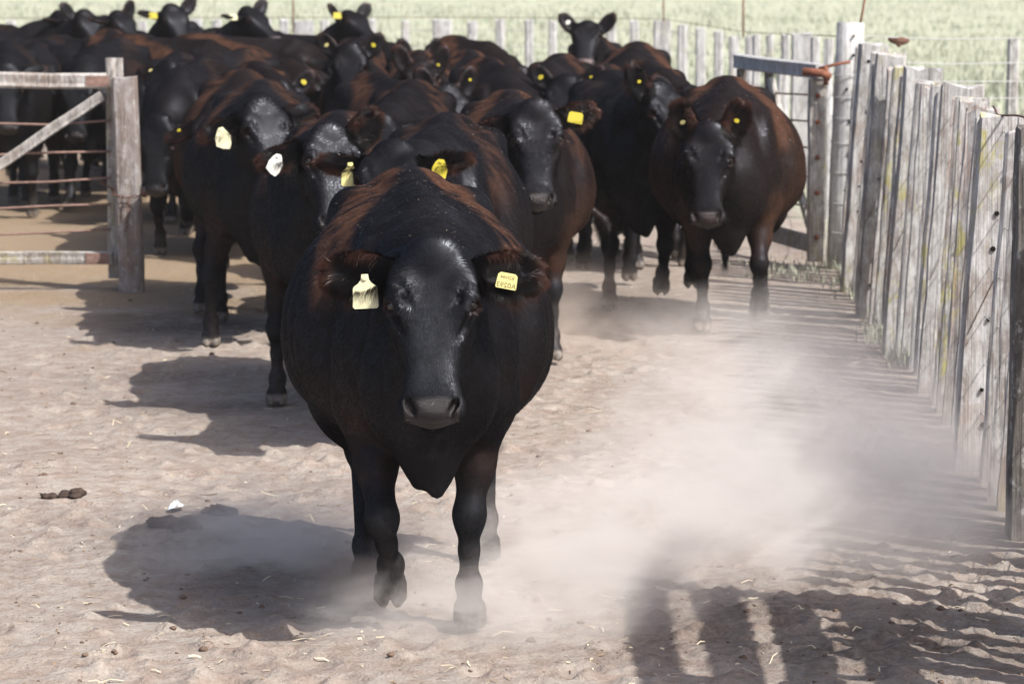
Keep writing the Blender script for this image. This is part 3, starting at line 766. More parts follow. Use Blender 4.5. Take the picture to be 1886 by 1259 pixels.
# (picture column of the withers, distance, turn, label, options)
HERD = [
 (588, 16.7, -3, 'black cow behind the leader with a kinked white tag and one big upright ear',
   dict(h=.0125, poll=(.50, .10, 1.335), pitch=58, yaw=14, roll=-10, ears=('up', 'droop'), tags=((1, 'white', .95, -18, None, (.62, .01), 'wedge'),), brown=.7, warm=.15, fl=('stand', .17), fr=('stand', .21), hl=('fwd', .2), hr=('back', .25), fur=110000, eyes=True, girth=.95)),
 (792, 15.35, -3, 'cow directly behind the leader, its pale and yellow tags just over the back before it',
   dict(h=.0125, poll=(.46, -.12, 1.275), pitch=46, yaw=-6, roll=2, ears=('half', 'half'), tags=((1, 'pale', 1.0, 2, None, (.42, .01)), (0, 'yellow', .9, -6, None, (.52, .02), 'wedge')), brown=.45, warm=.12, fl=('fwd', .17), fr=('stand', .17), hr=('back', .2), fur=110000, girth=.95)),
 (476, 19.3, 3, 'black cow with a cream pentagon tag, beside the cow with the kinked white tag',
   dict(h=.0135, poll=(.42, .02, 1.29), pitch=55, yaw=22, ears=('half', 'droop'), tags=((1, 'cream', 1.1, 14, None, (.55, .01), 'wedge'),), brown=.45, warm=.1, fl=('stand', .15), fr=('stand', .26), hl=('fwd', .16), hr=('stand', .25), fur=60000, girth=.95)),
 (446, 21.3, 4, 'reddish flanked cow half hidden behind the cow with the cream pentagon tag',
   dict(h=.0145, poll=(.48, -.14, 1.18), pitch=60, yaw=-10, ears=('half', 'droop'), tags=((1, 'yellow', .6, 0, None, (.6, .0), 'button'),), brown=.8, warm=1.0, fr=('fwd', .24), girth=.95)),
 (958, 18.6, 3, 'black faced cow looking straight ahead, a square bright yellow tag in its drooping ear',
   dict(h=.0125, poll=(.50, .05, 1.335), pitch=72, yaw=2, ears=('half', 'droop'), tags=((0, 'yellow', 1.05, -10, None, (.58, .02), 'square'),), brown=1.0, warm=.75, fl=('stand', .17), fr=('fwd', .16), fur=110000, eyes=True, girth=.95, noseC=(.016, .011, .011), tail=.7)),
 (1172, 21.4, 6, 'all black cow trotting beside the brown backed cow, head turned, one forefoot lifted',
   dict(h=.0135, poll=(.50, .06, 1.31), pitch=58, yaw=28, ears=('back', 'pert'), tags=((1, 'yellow', .55, 0, None, (.6, 0), 'button'),), brown=.15, warm=.05, fl=('lift', .15), fr=('stand', .16), fur=50000, girth=.95)),
 (1342, 20.05, -3, 'brown backed cow trotting alone along the paling fence, ears up',
   dict(h=.0125, poll=(.48, -.11, 1.13), pitch=74, yaw=-4, ears=('pert', 'pert'), tags=((0, 'yellow', .7, 0, None, (.6, 0), 'button'), (1, 'pale', .7, 0, None, (.55, 0), 'button')), brown=1.3, warm=.95, fl=('lift', .17), fr=('stand', .14), hl=('fwd', .2), hr=('lift', .2), fur=110000, eyes=True, noseC=(.022, .014, .013))),
 (760, 22.6, 16, "black cow with pricked ears and lowered muzzle, just behind the leader's followers",
   dict(h=.015, poll=(.48, .10, 1.30), pitch=55, yaw=2, ears=('pert', 'pert'), tags=((1, 'white', .5, 0, None, (.6, 0), 'button'), (0, 'yellow', .5, 0, None, (.7, 0), 'button')), brown=.7, warm=.35, girth=.85)),
 (728, 20.3, -4, "black cow with a yellow ear button in the gap between the leader's two followers", dict(h=.015, poll=(.50, -.04, 1.20), pitch=62, yaw=-10, ears=('half', 'half'), tags=((1, 'yellow', 1.0, 0, None, (.6, 0), 'button'),), brown=.6, warm=.3, girth=.78)),
 (655, 27.2, -3, 'dark faced cow with high head and two yellow ear buttons amid the herd',
   dict(h=.017, poll=(.42, .0, 1.46), pitch=70, ears=('up', 'up'), tags=((0, 'yellow', .9, 0, None, (.6, 0), 'button'), (1, 'pale', .8, 0, None, (.6, 0), 'button')), brown=.6, warm=.5, girth=.82)),
 (500, 25.0, 10, 'cow with a white button in one round ear and a yellow one in the other',
   dict(h=.016, poll=(.48, .0, 1.24), pitch=50, yaw=5, ears=('up', 'up'), tags=((1, 'white', 1.0, 0, None, (.6, 0), 'button'), (0, 'yellow', 1.0, 0, None, (.6, 0), 'button')), brown=.9, warm=.6, girth=.84)),
 (775, 26.9, 2, 'reddish cow with erect wide set ears behind the cow with the lowered muzzle',
   dict(h=.017, poll=(.48, .0, 1.30), pitch=40, ears=('pert', 'pert'), tags=((0, 'yellow', .6, 0, None, (.4, 0), 'button'),), brown=1.2, warm=1.0, girth=.82)),
 (1085, 24.6, -8, 'black cow with yellow buttons in half raised ears, behind the all black trotting cow',
   dict(h=.016, poll=(.50, -.10, 1.30), pitch=55, yaw=-4, ears=('up', 'up'), tags=((1, 'yellow', .9, 0, None, (.6, 0), 'button'), (0, 'yellow', .7, 0, None, (.6, 0), 'button')), brown=.6, warm=.3, girth=.84)),
 (1090, 33.0, -3, 'cow lifting its pinkish muzzle above the herd, ears spread, with white tags',
   dict(h=.018, poll=(.40, -.03, 1.49), pitch=42, yaw=-3, ears=('up', 'up'), tags=((1, 'white', 1.1, 0, None, (.6, 0), 'button'), (0, 'white', .7, -12, None, (.1, .02), 'wedge')), brown=.5, warm=.5, girth=.82, noseC=(.10, .07, .067))),
 (598, 35.5, 35, 'cow in the back row with pale muzzle and a yellow tag in its raised ear',
   dict(h=.021, poll=(.44, .0, 1.55), pitch=28, yaw=5, ears=('up', 'up'), tags=((1, 'yellow', 1.1, 0, None, (.5, .02), 'square'),), brown=.6, warm=.5, girth=.82, noseC=(.2, .17, .17))),
 (392, 34.2, 52, 'tallest black cow of the back row, with a peach coloured tag under its ear',
   dict(h=.021, poll=(.46, .0, 1.63), pitch=34, yaw=0, ears=('up', 'half'), tags=((1, 'cream', 1.1, 0, None, (.5, .02), 'square'),), brown=.3, warm=.2, girth=.82, noseC=(.12, .09, .09))),
 (292, 34.8, 16, 'back row black cow with a yellow tag by its cheek, beside the tallest cow',
   dict(h=.021, poll=(.46, .05, 1.61), pitch=45, yaw=12, ears=('up', 'half'), tags=((1, 'yellow', 1.1, 0, None, (.4, .02), 'square'),), brown=.3, warm=.3, girth=.82, noseC=(.12, .09, .09))),
 (185, 35.6, 30, 'black cow of the back row with one pointed ear and no tag',
   dict(h=.021, poll=(.46, .0, 1.60), pitch=36, yaw=10, ears=('pert', 'half'), tags=(), brown=.4, warm=.3, girth=.82, noseC=(.12, .09, .09))),
 (110, 37.2, 40, 'back row black cow with lowered brow beside the profile cow', dict(h=.021, poll=(.48, .0, 1.50), pitch=45, yaw=-5, ears=('half', 'up'), brown=.4, warm=.3, girth=.82)),
 (352, 37.0, 6, 'black cow peering over the backs between two tagged cows of the back row', dict(h=.021, poll=(.45, .0, 1.47), pitch=42, ears=('half', 'half'), brown=.4, warm=.3, girth=.82)),
 (20, 37.6, 75, 'cow in profile at the gate end of the back row, above the sideways cow',
   dict(h=.021, poll=(.55, .0, 1.50), pitch=30, yaw=0, ears=('up', 'half'), tags=(), brown=.3, warm=.3, girth=.82, noseC=(.14, .10, .10))),
 (288, 28.6, -5, 'black cow with lowered head and yellow ear button beside the big gate post',
   dict(h=.016, poll=(.52, -.02, 1.10), pitch=72, yaw=-8, ears=('half', 'droop'), tags=((0, 'yellow', 1.0, 0, None, (.55, 0), 'button'),), brown=.2, warm=.05, girth=.84)),
 (372, 27.0, -14, 'cow with bent down dark head between the gate post cow and the reddish flanked cow',
   dict(h=.016, poll=(.52, -.08, 1.28), pitch=60, yaw=-22, ears=('half', 'half'), tags=((1, 'pale', .7, 0, None, (.4, 0), 'button'),), brown=.5, warm=.4, girth=.80)),
 (105, 36.0, 84, 'long black cow standing sideways behind the top rail of the gate', dict(h=.020, poll=(.60, .0, .95), pitch=60, ears=('half', 'half'), brown=.3, warm=.25, girth=.9)),
 (14, 29.0, 8, 'black cow behind the gate with a yellow tag, at the very edge of the herd', dict(h=.018, poll=(.50, .0, 1.20), pitch=72, ears=('half', 'half'), tags=((1, 'yellow', 1.0, 0, None, (.5, .0), 'button'),), brown=.2, warm=.1, girth=.84)),
 (128, 31.5, 20, 'dark cow standing behind the diagonal brace of the gate', dict(h=.018, poll=(.52, .05, 1.05), pitch=70, yaw=10, ears=('half', 'half'), brown=.2, warm=.1, girth=.84)),
 (62, 31.0, 6, 'dark cow behind the gate with its head down between the wire bars', dict(h=.018, poll=(.52, .0, 1.02), pitch=74, ears=('half', 'half'), brown=.2, warm=.1, girth=.9)),
 (172, 30.2, -6, 'dark cow just beside the gate stile, facing the camera with head low', dict(h=.018, poll=(.52, .0, 1.08), pitch=72, ears=('droop', 'half'), brown=.25, warm=.1, girth=.9)),
 (330, 25.2, -4, 'black cow with its head far down, just past the gate post', dict(h=.016, poll=(.55, -.05, .98), pitch=76, yaw=-10, ears=('half', 'droop'), brown=.3, warm=.15, girth=.85)),
 (430, 29.0, 8, 'black cow with grey forehead and sideways ears, beneath the long dark back', dict(h=.017, poll=(.50, .0, 1.22), pitch=58, yaw=-8, ears=('half', 'half'), brown=.5, warm=.4, girth=.82)),
 (650, 31.5, -6, 'black cow seen over the back of the dark faced cow, only its hump showing', dict(h=.018, poll=(.50, .0, 1.20), pitch=60, ears=('half', 'half'), brown=.4, warm=.3, girth=.85, scale=1.03)),
 (1010, 27.0, -6, 'dark cow filling the space below the cow lifting its muzzle', dict(h=.017, poll=(.50, .0, 1.16), pitch=62, ears=('half', 'back'), brown=.8, warm=.4, girth=.85)),
 (226, 33.5, 12, 'brown backed cow rising just behind the gate post top', dict(h=.018, poll=(.52, .1, 1.12), pitch=65, yaw=10, ears=('half', 'half'), brown=1.2, warm=.8, girth=.9, scale=1.04)),
 (400, 32.0, 48, 'long dark backed cow across the herd, just below the tallest cow', dict(h=.018, poll=(.55, .0, 1.10), pitch=55, ears=('back', 'back'), brown=.9, warm=.6, girth=.85, scale=1.03)),
 (560, 32.5, 62, 'cow with a level reddish back behind the dark faced cow with high head', dict(h=.018, poll=(.55, .0, 1.12), pitch=50, ears=('back', 'back'), brown=1.2, warm=.9, girth=.85, scale=1.03)),
 (545, 28.8, 30, 'cow with a brown dappled back above the cow with white and yellow ear buttons', dict(h=.018, poll=(.52, .1, 1.15), pitch=60, ears=('up', 'up'), brown=1.2, warm=.9, girth=.82)),
 (720, 32.0, 20, 'black backed cow beneath the pale thick post of the far fence', dict(h=.018, poll=(.52, .1, 1.25), pitch=50, ears=('pert', 'pert'), brown=.4, warm=.3, girth=.85)),
 (905, 31.2, 18, 'cow with a brown humped back before the far fence, beside the muzzle lifting cow', dict(h=.018, poll=(.50, .1, 1.10), pitch=60, ears=('back', 'back'), brown=1.3, warm=.9, girth=.85, scale=1.03)),
 (880, 27.8, 4, 'dark cow with a chestnut saddle, below the cow with the brown humped back', dict(h=.017, poll=(.50, .0, 1.12), pitch=60, ears=('half', 'half'), brown=1.3, warm=.5, girth=.86)),
 (935, 24.3, 8, 'black cow with rusty back, head lowered behind the cow with the square yellow tag', dict(h=.016, poll=(.52, .1, 1.05), pitch=70, yaw=8, ears=('half', 'half'), brown=1.0, warm=.4, girth=.88)),
 (1165, 28.6, -4, 'black cow with a peaked rump, next to the far fence', dict(h=.017, poll=(.52, -.05, 1.10), pitch=65, ears=('half', 'half'), brown=.9, warm=.5, girth=.9, scale=1.03)),
 (1225, 24.2, 4, 'cow peeping between the all black trotting cow and the brown backed one', dict(h=.016, poll=(.52, .10, 1.20), pitch=60, yaw=15, ears=('half', 'up'), tags=((1, 'white', .8, 0, None, (.55, 0), 'button'),), brown=.8, warm=.6, girth=.82)),
]
for i, (px, d, turn, lab, o) in enumerate(HERD):
    o = dict(o); o['fur'] = int(o.get('fur', 12000) * FUR)
    if QUICK: o['h'] *= 1.5
    rq = random.Random(i)
    for kk, ch in (('fl', ('stand', 'fwd', 'lift', 'back')), ('fr', ('stand', 'fwd', 'back')), ('hl', ('stand', 'fwd', 'back')), ('hr', ('fwd', 'stand', 'lift'))): o.setdefault(kk, (rq.choice(ch), rq.uniform(.14, .2)))
    cow('cow', PX(px, d), d, turn, lab, seed=11 + 7 * i, **o)
# ---------------------------------------------------------------- ground
def m_ground():
    t = NT('trampled_dirt'); v = t.coord((1, 1, 1)); a = t.n('VertexColor'); a.layer_name = 'coat'
    sep = t.n('SeparateColor'); t.l(a.outputs['Color'], sep.inputs[0])
    n1 = t.noise(v, 1.1, 5, .6); n2 = t.noise(v, 9, 6, .65); n3 = t.noise(v, 70, 4, .7); n4 = t.noise(v, 28, 5, .7)
    k = t.mix(t.ramp(n1, [(.35, 0), (.65, 1)]), (.318, .273, .237), (.385, .340, .298))
    k = t.mix(t.ramp(n2, [(.40, .55), (.58, 0)]), k, (.235, .165, .13))
    k = t.mix(t.math('MULTIPLY', sep.outputs[0], t.ramp(n2, [(.3, .4), (.6, 1)])), k, (.27, .19, .105))      # straw and dung litter
    k = t.mix(t.math('MULTIPLY', sep.outputs[1], t.ramp(n4, [(.35, .35), (.6, 1)])), k, (.085, .062, .05))     # damp dung
    k = t.mix(t.ramp(n4, [(.30, .55), (.40, 0)]), k, (.12, .08, .06))
    k = t.mix(1, k, t.ramp(n3, [(.2, .74), (.8, 1.22)]), 'MULTIPLY')
    k = t.mix(sep.outputs[2], k, t.mix(n2, (.34, .37, .26), (.47, .46, .36)))                                   # grass
    t.l(k, t.b.inputs['Base Color']); t.set(Roughness=.95, Specular_IOR_Level=.15)
    t.bump(t.math('ADD', t.math('MULTIPLY', n3, .35), t.math('ADD', n4, t.math('MULTIPLY', n2, .8))), .9, .018)
    return t.m
def axis(parts):
    out = []
    for a, b, s_ in parts: out += list(np.arange(a, b, s_))
    return np.array(out + [parts[-1][1]])
gx = np.concatenate([-np.geomspace(3.2, 1500, 60)[::-1], axis([(-3.18, -1.9, .03), (-1.9, 1.9, .0145), (1.9, 3.18, .03)]), np.geomspace(3.2, 1500, 60)])
gy = np.concatenate([np.linspace(-40, 8.6, 30), axis([(8.7, 10.2, .05), (10.2, 15, .018), (15, 22, .03), (22, 34, .08)]), np.geomspace(34.2, 2500, 90)])
GX, GY = np.meshgrid(gx, gy); G = np.stack([GX.ravel(), GY.ravel(), np.zeros(GX.size)], 1)
near = np.clip((60 - G[:, 1]) / 30, 0, 1) * np.clip((8 - np.abs(G[:, 0])) / 4, 0, 1)
flat_ = 1 - .6 * np.clip((G[:, 0] - .7) / .5, 0, 1) * np.clip((G[:, 1] - 12.4) / .6, 0, 1)
rough_ = np.clip(1.3 - np.hypot((G[:, 0] - 1.3) / 1.1, (G[:, 1] - 11.6) / 1.6), 0, 1) + np.clip(1.3 - np.hypot((G[:, 0] + 1.1) / .5, (G[:, 1] - 12.4) / .8), 0, 1)
z = (vnoise(G, 21, 21, 3) * .016 + vnoise(G, 7, 22, 2) * .008) * rough_ + vnoise(G, .9, 1, 3) * .028 + vnoise(G, 5, 2, 3) * .009 + vnoise(G, 17, 3, 2) * .004 + vnoise(G, 34, 4, 1) * .002
rs = np.random.RandomState(5)
# hoof prints: shallow dents with a pushed up rim
fine = (np.abs(G[:, 0]) < 2.6) & (G[:, 1] > 9.5) & (G[:, 1] < 22); fi = np.nonzero(fine)[0]; Gf = G[fi, :2]; zf = np.zeros(len(fi))
order = np.argsort(Gf[:, 1]); ys = Gf[order, 1]
for k in range(420):
    c = np.array((rs.uniform(-2.5, 2.5), 9.6 + 12 * rs.rand() ** 1.2)); r_ = rs.uniform(.05, .085); dp = rs.uniform(.007, .019)
    a_, b_ = np.searchsorted(ys, (c[1] - .25, c[1] + .25)); ii = order[a_:b_]
    q = np.linalg.norm((Gf[ii] - c) * (1, .85), axis=1) / r_
    zf[ii] += dp * (-np.exp(-q ** 4) + .55 * np.exp(-((q - 1.35) / .3) ** 2))
for k in range(1500):
    c = np.array((rs.uniform(-2.5, 2.5), 9.6 + 10 * rs.rand() ** 1.3)); r_ = rs.uniform(.012, .04); hh = r_ * rs.uniform(.3, .7)
    a_, b_ = np.searchsorted(ys, (c[1] - .12, c[1] + .12)); ii = order[a_:b_]
    q = np.linalg.norm(Gf[ii] - c, axis=1) / r_
    zf[ii] += hh * np.exp(-q ** 3)
z[fi] += zf
z *= near * flat_
z -= .012
G[:, 2] = z
def inside(px, py, rx, ry, soft=.3):
    """a patch of ground given by its place in the yard"""
    c = on_z(px, py); q = np.sqrt(((G[:, 0] - c.x) / rx) ** 2 + ((G[:, 1] - c.y) / ry) ** 2)
    return q
nz = vnoise(G, 2.2, 8, 3); nz2 = vnoise(G, 7, 9, 3)
straw = np.clip((G[:, 1] - 20.2 + nz * 3.0) / 2.5, 0, 1) * np.clip((-.2 - G[:, 0] + nz * .6) / .8, 0, 1) * np.clip((40 - G[:, 1]) / 5, 0, 1) * .85
dung = np.zeros(len(G))
for (px, py, rx, ry, am) in [(330, 985, .30, .75, 1.0), (450, 1040, .30, .5, .8), (270, 585, .45, .5, .6), (400, 690, .5, .5, .25), (1330, 1120, .5, .6, .8), (1560, 1190, .7, .7, .75), (1820, 1200, .5, .6, .6), (420, 745, .5, .45, .6), (300, 690, .45, .4, .5), (330, 600, .5, .6, .75), (600, 1120, .4, .3, .6), (1760, 970, .22, .5, .7), (1180, 600, .5, .7, .4), (1480, 450, .3, 1.0, .5),
                             (230, 330, 1.2, 1.8, .9), (90, 340, 1.0, 1.2, .9), (170, 408, .5, .6, .6), (1600, 1050, .2, .3, .4)]:
    q = inside(px, py, rx, ry); dung = np.maximum(dung, am * np.clip(1.25 - q + nz * .45 + nz2 * .35, 0, 1))
grass = np.clip((G[:, 1] - 43 + nz * 2) / 4, 0, 1)
grass = np.maximum(grass, np.clip((G[:, 0] - 2.25 + nz * .15) / .25, 0, 1) * np.clip((G[:, 1] - 14) / 3, 0, 1) * .8)
Cg = np.stack([straw, dung * (1 - grass), grass, np.ones(len(G))], 1)
nx_, ny_ = len(gx), len(gy); ii = (np.arange(ny_ - 1)[:, None] * nx_ + np.arange(nx_ - 1)[None]).ravel()
me = new_mesh('ground', G, [np.stack([ii, ii + 1, ii + 1 + nx_, ii + nx_], 1)], [m_ground()], True, None, Cg)
tag(link('ground', me), None, None, None, 'structure')
def gz(x, y):
    i = np.clip(np.searchsorted(gx, x) - 1, 0, nx_ - 2); j = np.clip(np.searchsorted(gy, y) - 1, 0, ny_ - 2)
    fx = (x - gx[i]) / (gx[i + 1] - gx[i]); fy = (y - gy[j]) / (gy[j + 1] - gy[j]); Zg = G[:, 2].reshape(ny_, nx_)
    return (Zg[j, i] * (1 - fx) + Zg[j, i + 1] * fx) * (1 - fy) + (Zg[j + 1, i] * (1 - fx) + Zg[j + 1, i + 1] * fx) * fy

# far pasture: rolling ground beyond the yard, with grass tufts
def m_grass(name, a, b, dry):
    t = NT(name); inf = t.noise(t.coord(), .07, 5, .65); n2 = t.noise(t.coord(), 1.3, 3)
    k = t.mix(t.ramp(inf, [(.4, 0), (.6, 1)]), a, b); k = t.mix(t.ramp(n2, [(.4, 0), (.65, .7)]), k, dry)
    t.l(k, t.b.inputs['Base Color']); t.set(Roughness=.8, Specular_IOR_Level=.2); return t.m
M['grass'] = m_grass('dry_pasture_grass', (.27, .32, .23), (.37, .39, .30), (.46, .45, .36))
def blades(name, pts, hgt, wid, n_each, mat, label=None, spread=.08, seed=0):
    rs = np.random.RandomState(seed); n = len(pts) * n_each
    b = np.repeat(pts, n_each, 0) + np.concatenate([rs.randn(n, 2) * spread, np.zeros((n, 1))], 1)
    hh = np.repeat(hgt, n_each) * (.5 + .8 * rs.rand(n)) if hasattr(hgt, '__len__') else hgt * (.5 + .8 * rs.rand(n))
    az = rs.rand(n) * 2 * math.pi; lean = rs.rand(n) * .6
    sd_ = np.stack([np.cos(az), np.sin(az), 0 * az], 1) * (wid * (.6 + .8 * rs.rand(n)))[:, None]
    fw = np.stack([-np.sin(az), np.cos(az), 0 * az], 1)
    up = np.array((0, 0, 1.0))
    m_ = b + up * (hh * .6)[:, None] + fw * (hh * lean * .25)[:, None]; tp = b + up * (hh * (1 - lean * .3))[:, None] + fw * (hh * lean)[:, None]
    V = np.stack([b - sd_, b + sd_, m_ + sd_ * .7, m_ - sd_ * .7, tp], 1).reshape(-1, 3); k = np.arange(n)[:, None] * 5
    o = link(name, new_mesh(name, V, [k + np.array([[0, 1, 2, 3]]), k + np.array([[3, 2, 4]])], [mat], True)); o['kind'] = 'stuff'
    if label: o['label'] = label
    return o
rs = np.random.RandomState(3)
yy = 46 * (200 / 46) ** rs.rand(5000); pts = np.stack([rs.uniform(-.17, .17, 5000) * yy, yy, np.zeros(5000)], 1)
pn = vnoise(pts, .05, 4, 3)
blades('pasture_grass', pts, (.22 + .15 * pn), .014, 8, M['grass'], 'dry pale pasture grass beyond the far fence', .35, 4)
a_ = rs.rand(260); fx_ = np.interp(14 + 11 * a_, (13.4, 15.2, 17.9, 21.9, 24.3), (1.83, 1.96, 2.06, 2.14, 2.28))
pts = np.stack([fx_ + .08 + rs.randn(260) * .10, 14 + 11 * a_, np.zeros(260)], 1)
blades('fence_foot_grass', pts[vnoise(pts, 1.5, 3) > -.1], .10, .004, 14, M['grass'], 'short grass tufts along the foot of the paling fence', .06, 5)
c = on_z(1490, 500); pts = np.stack([c.x + rs.randn(60) * .22, c.y + rs.randn(60) * .5, np.zeros(60)], 1)
blades('gate_foot_grass', pts, .045, .004, 7, M['grass'], 'short green grass under the open far gate', .07, 6)

# ---------------------------------------------------------------- litter on the dirt
def straw_bits(name, n, mat, lab, seed, lo, hi):
    rs = np.random.RandomState(seed)
    y = 9.8 + 14 * rs.rand(n) ** 1.6; x = rs.uniform(-.155, .155, n) * y
    keep = (vnoise(np.stack([x, y, 0 * x], 1), 1.7, seed) + .9 * rs.rand(n)) > .15; x, y = x[keep], y[keep]; n = len(x)
    z = gz(x, y) + .004; az = rs.rand(n) * 2 * math.pi; ln = lo + (hi - lo) * rs.rand(n) ** 3; wd = .0011 + .0016 * rs.rand(n)
    dx = np.stack([np.cos(az), np.sin(az), .35 * rs.randn(n) * .5], 1); sd_ = np.stack([-np.sin(az), np.cos(az), .6 * rs.randn(n)], 1)
    c = np.stack([x, y, z + .25 * ln * np.abs(dx[:, 2])], 1); bend = np.stack([0 * x, 0 * x, .12 * ln * rs.rand(n)], 1) + sd_ * (ln * .12 * rs.randn(n))[:, None]
    L, W_ = ln[:, None] / 2, wd[:, None]
    V = np.stack([c - dx * L - sd_ * W_, c - dx * L + sd_ * W_, c + bend + sd_ * W_, c + bend - sd_ * W_, c + dx * L + sd_ * W_, c + dx * L - sd_ * W_], 1).reshape(-1, 3)
    k = np.arange(n)[:, None] * 6
    o = link(name, new_mesh(name, V, [k + np.array([[0, 1, 2, 3]]), k + np.array([[3, 2, 4, 5]])], [mat], False)); o['kind'] = 'stuff'; o['label'] = lab
M['straw'] = m_plain('dry_straw', (.58, .50, .36), .6, .3, .3, 5)
M['strawdark'] = m_plain('old_straw', (.26, .19, .12), .7, .2, .3, 5)
straw_bits('straw_litter', 1900, M['straw'], 'pale straw bits scattered over the trampled dirt', 21, .010, .08)
straw_bits('old_straw_litter', 3200, M['strawdark'], 'brown chaff scattered over the trampled dirt', 22, .008, .04)
def lump(c, r, rnd, flat=.6, n=9):
    V, F = [], []
    for i in range(n + 1):
        for j in range(n):
            a, b = math.pi * i / n, 2 * math.pi * j / n; q = r * (1 + rnd.uniform(-.28, .28))
            V.append((c[0] + q * math.sin(a) * math.cos(b), c[1] + q * math.sin(a) * math.sin(b), c[2] + q * flat * math.cos(a)))
    for i in range(n):
        for j in range(n): F.append((i * n + j, i * n + (j + 1) % n, (i + 1) * n + (j + 1) % n, (i + 1) * n + j))
    return V, F
M['dung'] = m_plain('dried_dung', (.060, .042, .034), .9, .2, .5, 60)
M['clod'] = m_plain('dry_clod', (.15, .105, .08), .95, .1, .4, 60)
rnd = random.Random(7); mb = MB()
for k in range(420):
    y = 10 + 12 * rnd.random() ** 1.6; x = rnd.uniform(-.15, .15) * y; r_ = .004 + .013 * rnd.random() ** 4
    mb.add(*lump((x, y, float(gz(x, y)) + r_ * .2), r_, rnd, .6, 6))
o = mb.build('dirt_clods', M['clod'], None, True); tag(o, 'small dark clods strewn over the dirt', None, None, 'stuff')
def dung_pile(px, py, w_, n, lab, seed):
    rnd = random.Random(seed); c = on_z(px, py); mb = MB()
    for k in range(n):
        r_ = rnd.uniform(.020, .036); a = max(-.075, min(.075, rnd.gauss(0, .40) * w_)); b = rnd.gauss(0, .028)
        mb.add(*lump((c.x + a, c.y + b, float(gz(c.x + a, c.y + b)) + r_ * .3), r_, rnd, .6, 8))
    tag(mb.build('dung_pile', M['dung'], None, True), lab, 'dung', 'dung piles on the dirt')
dung_pile(318, 972, .13, 26, 'crumbled dark dung heap in the lead cow\'s shadow', 1)
dung_pile(405, 950, .06, 9, 'small dung lump just behind the crumbled dung heap', 2)
dung_pile(120, 912, .14, 11, 'small brown dung pat on the sunlit dirt, apart from the others', 3)
# plastic scrap
c = on_z(325, 942); rnd = random.Random(4); mb = MB(); V = []; F = []
for i in range(6):
    for j in range(6):
        V.append((c.x + (i - 2.5) * .010 + rnd.uniform(-.006, .006), c.y + (j - 2.5) * .022, float(gz(c.x, c.y)) + .004 + rnd.uniform(0, .022) + .006 * (3 - abs(i - 2.5))))
for i in range(5):
    for j in range(5): F.append((i * 6 + j, i * 6 + j + 1, (i + 1) * 6 + j + 1, (i + 1) * 6 + j))
mb.add(V, F); o = mb.build('plastic_scrap', m_plain('thin_white_plastic', (.7, .74, .78), .3, .5), None, False); tag(o, 'crumpled scrap of white plastic on the dirt behind the dung heap', 'plastic scrap')

# ---------------------------------------------------------------- paling fence along the race (right)
def fence_x(d): return float(np.interp(d, (8, 12.85, 14.65, 17.2, 18.9, 20.95, 24.2), (1.66, 1.80, 1.828, 1.97, 1.977, 2.03, 2.15)))     # corral side of the posts
fr = empty('paling_fence', (fence_x(18), 18, 0)); tag(fr, 'weathered timber paling fence with thick lichen spotted posts along the dusty track', 'fence')
LEAN = .072
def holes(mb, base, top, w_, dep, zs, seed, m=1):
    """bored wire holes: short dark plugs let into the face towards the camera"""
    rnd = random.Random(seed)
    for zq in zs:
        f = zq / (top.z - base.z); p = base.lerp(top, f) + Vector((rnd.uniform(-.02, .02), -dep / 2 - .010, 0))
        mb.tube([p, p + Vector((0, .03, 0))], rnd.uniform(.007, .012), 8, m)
def fence_post(d, w_, dep, h_, parent, seed, x=None, mat='wood', lean=LEAN, name='post', nh=9):
    x = fence_x(d) if x is None else x; rnd = random.Random(seed)
    o = Vector(parent.location); b = Vector((x, d, -.15)) - o; t = Vector((x + lean * h_, d + rnd.uniform(-.02, .02), h_)) - o
    mb = MB(); mb.timber(b, t, w_, dep, (1, 0, 0), 8, .006, .007, seed, 0, .035)
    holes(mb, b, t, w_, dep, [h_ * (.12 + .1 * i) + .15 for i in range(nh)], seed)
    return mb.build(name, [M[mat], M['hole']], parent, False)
posts = [(14.65, .205, .10, 1.46, 'wood'), (17.2, .195, .10, 1.50, 'wood'), (18.9, .20, .10, 1.53, 'wood'), (20.95, .17, .10, 1.56, 'wood'), (22.6, .15, .10, 1.58, 'wood'), (10.9, .19, .12, 1.46, 'wood')]
for i, (d, w_, dp, h_, mt) in enumerate(posts): fence_post(d, w_, dp, h_, fr, 40 + i, fence_x(d) + w_ / 2)
o = fence_post(12.85, .12, .12, 1.5, fr, 77, fence_x(12.85) + .07, 'wood_shade', .012, nh=0); o['label'] = 'dark shaded round edged post nearest the camera'
rnd = random.Random(9); d = 8.9; k = 0
while d < 24.0:
    if min(abs(d - q[0]) for q in posts) > .15 and abs(d - 12.85) > .15:
        h_ = float(np.interp(d, (9, 15, 20, 24), (1.42, 1.42, 1.49, 1.54))) + rnd.uniform(-.035, .03)
        w_ = rnd.uniform(.10, .17)
        fence_post(d, w_, rnd.uniform(.03, .05), h_, fr, 100 + k, fence_x(d) + .045 + w_ / 2 + rnd.uniform(-.012, .03), 'wood', LEAN, 'paling', 5)
    d += rnd.uniform(.20, .28); k += 1
def wire(name, pts, r_, parent, mat='wire', n=5):
    mb = MB(); o = Vector(parent.location) if parent else Vector((0, 0, 0)); mb.tube([Vector(p) - o for p in pts], r_, n); return mb.build(name, M[mat], parent, True)
for zq in (.22, .42, .62, .82, 1.02, 1.22, 1.38):
    ds = np.linspace(9, 24.2, 60); wire('wire', [(fence_x(q) + LEAN * zq + .09 + .012 * math.sin(q * 3 + zq * 7), q, zq + .012 * math.sin(q * 2.2)) for q in ds], .0022, fr, 'wire')
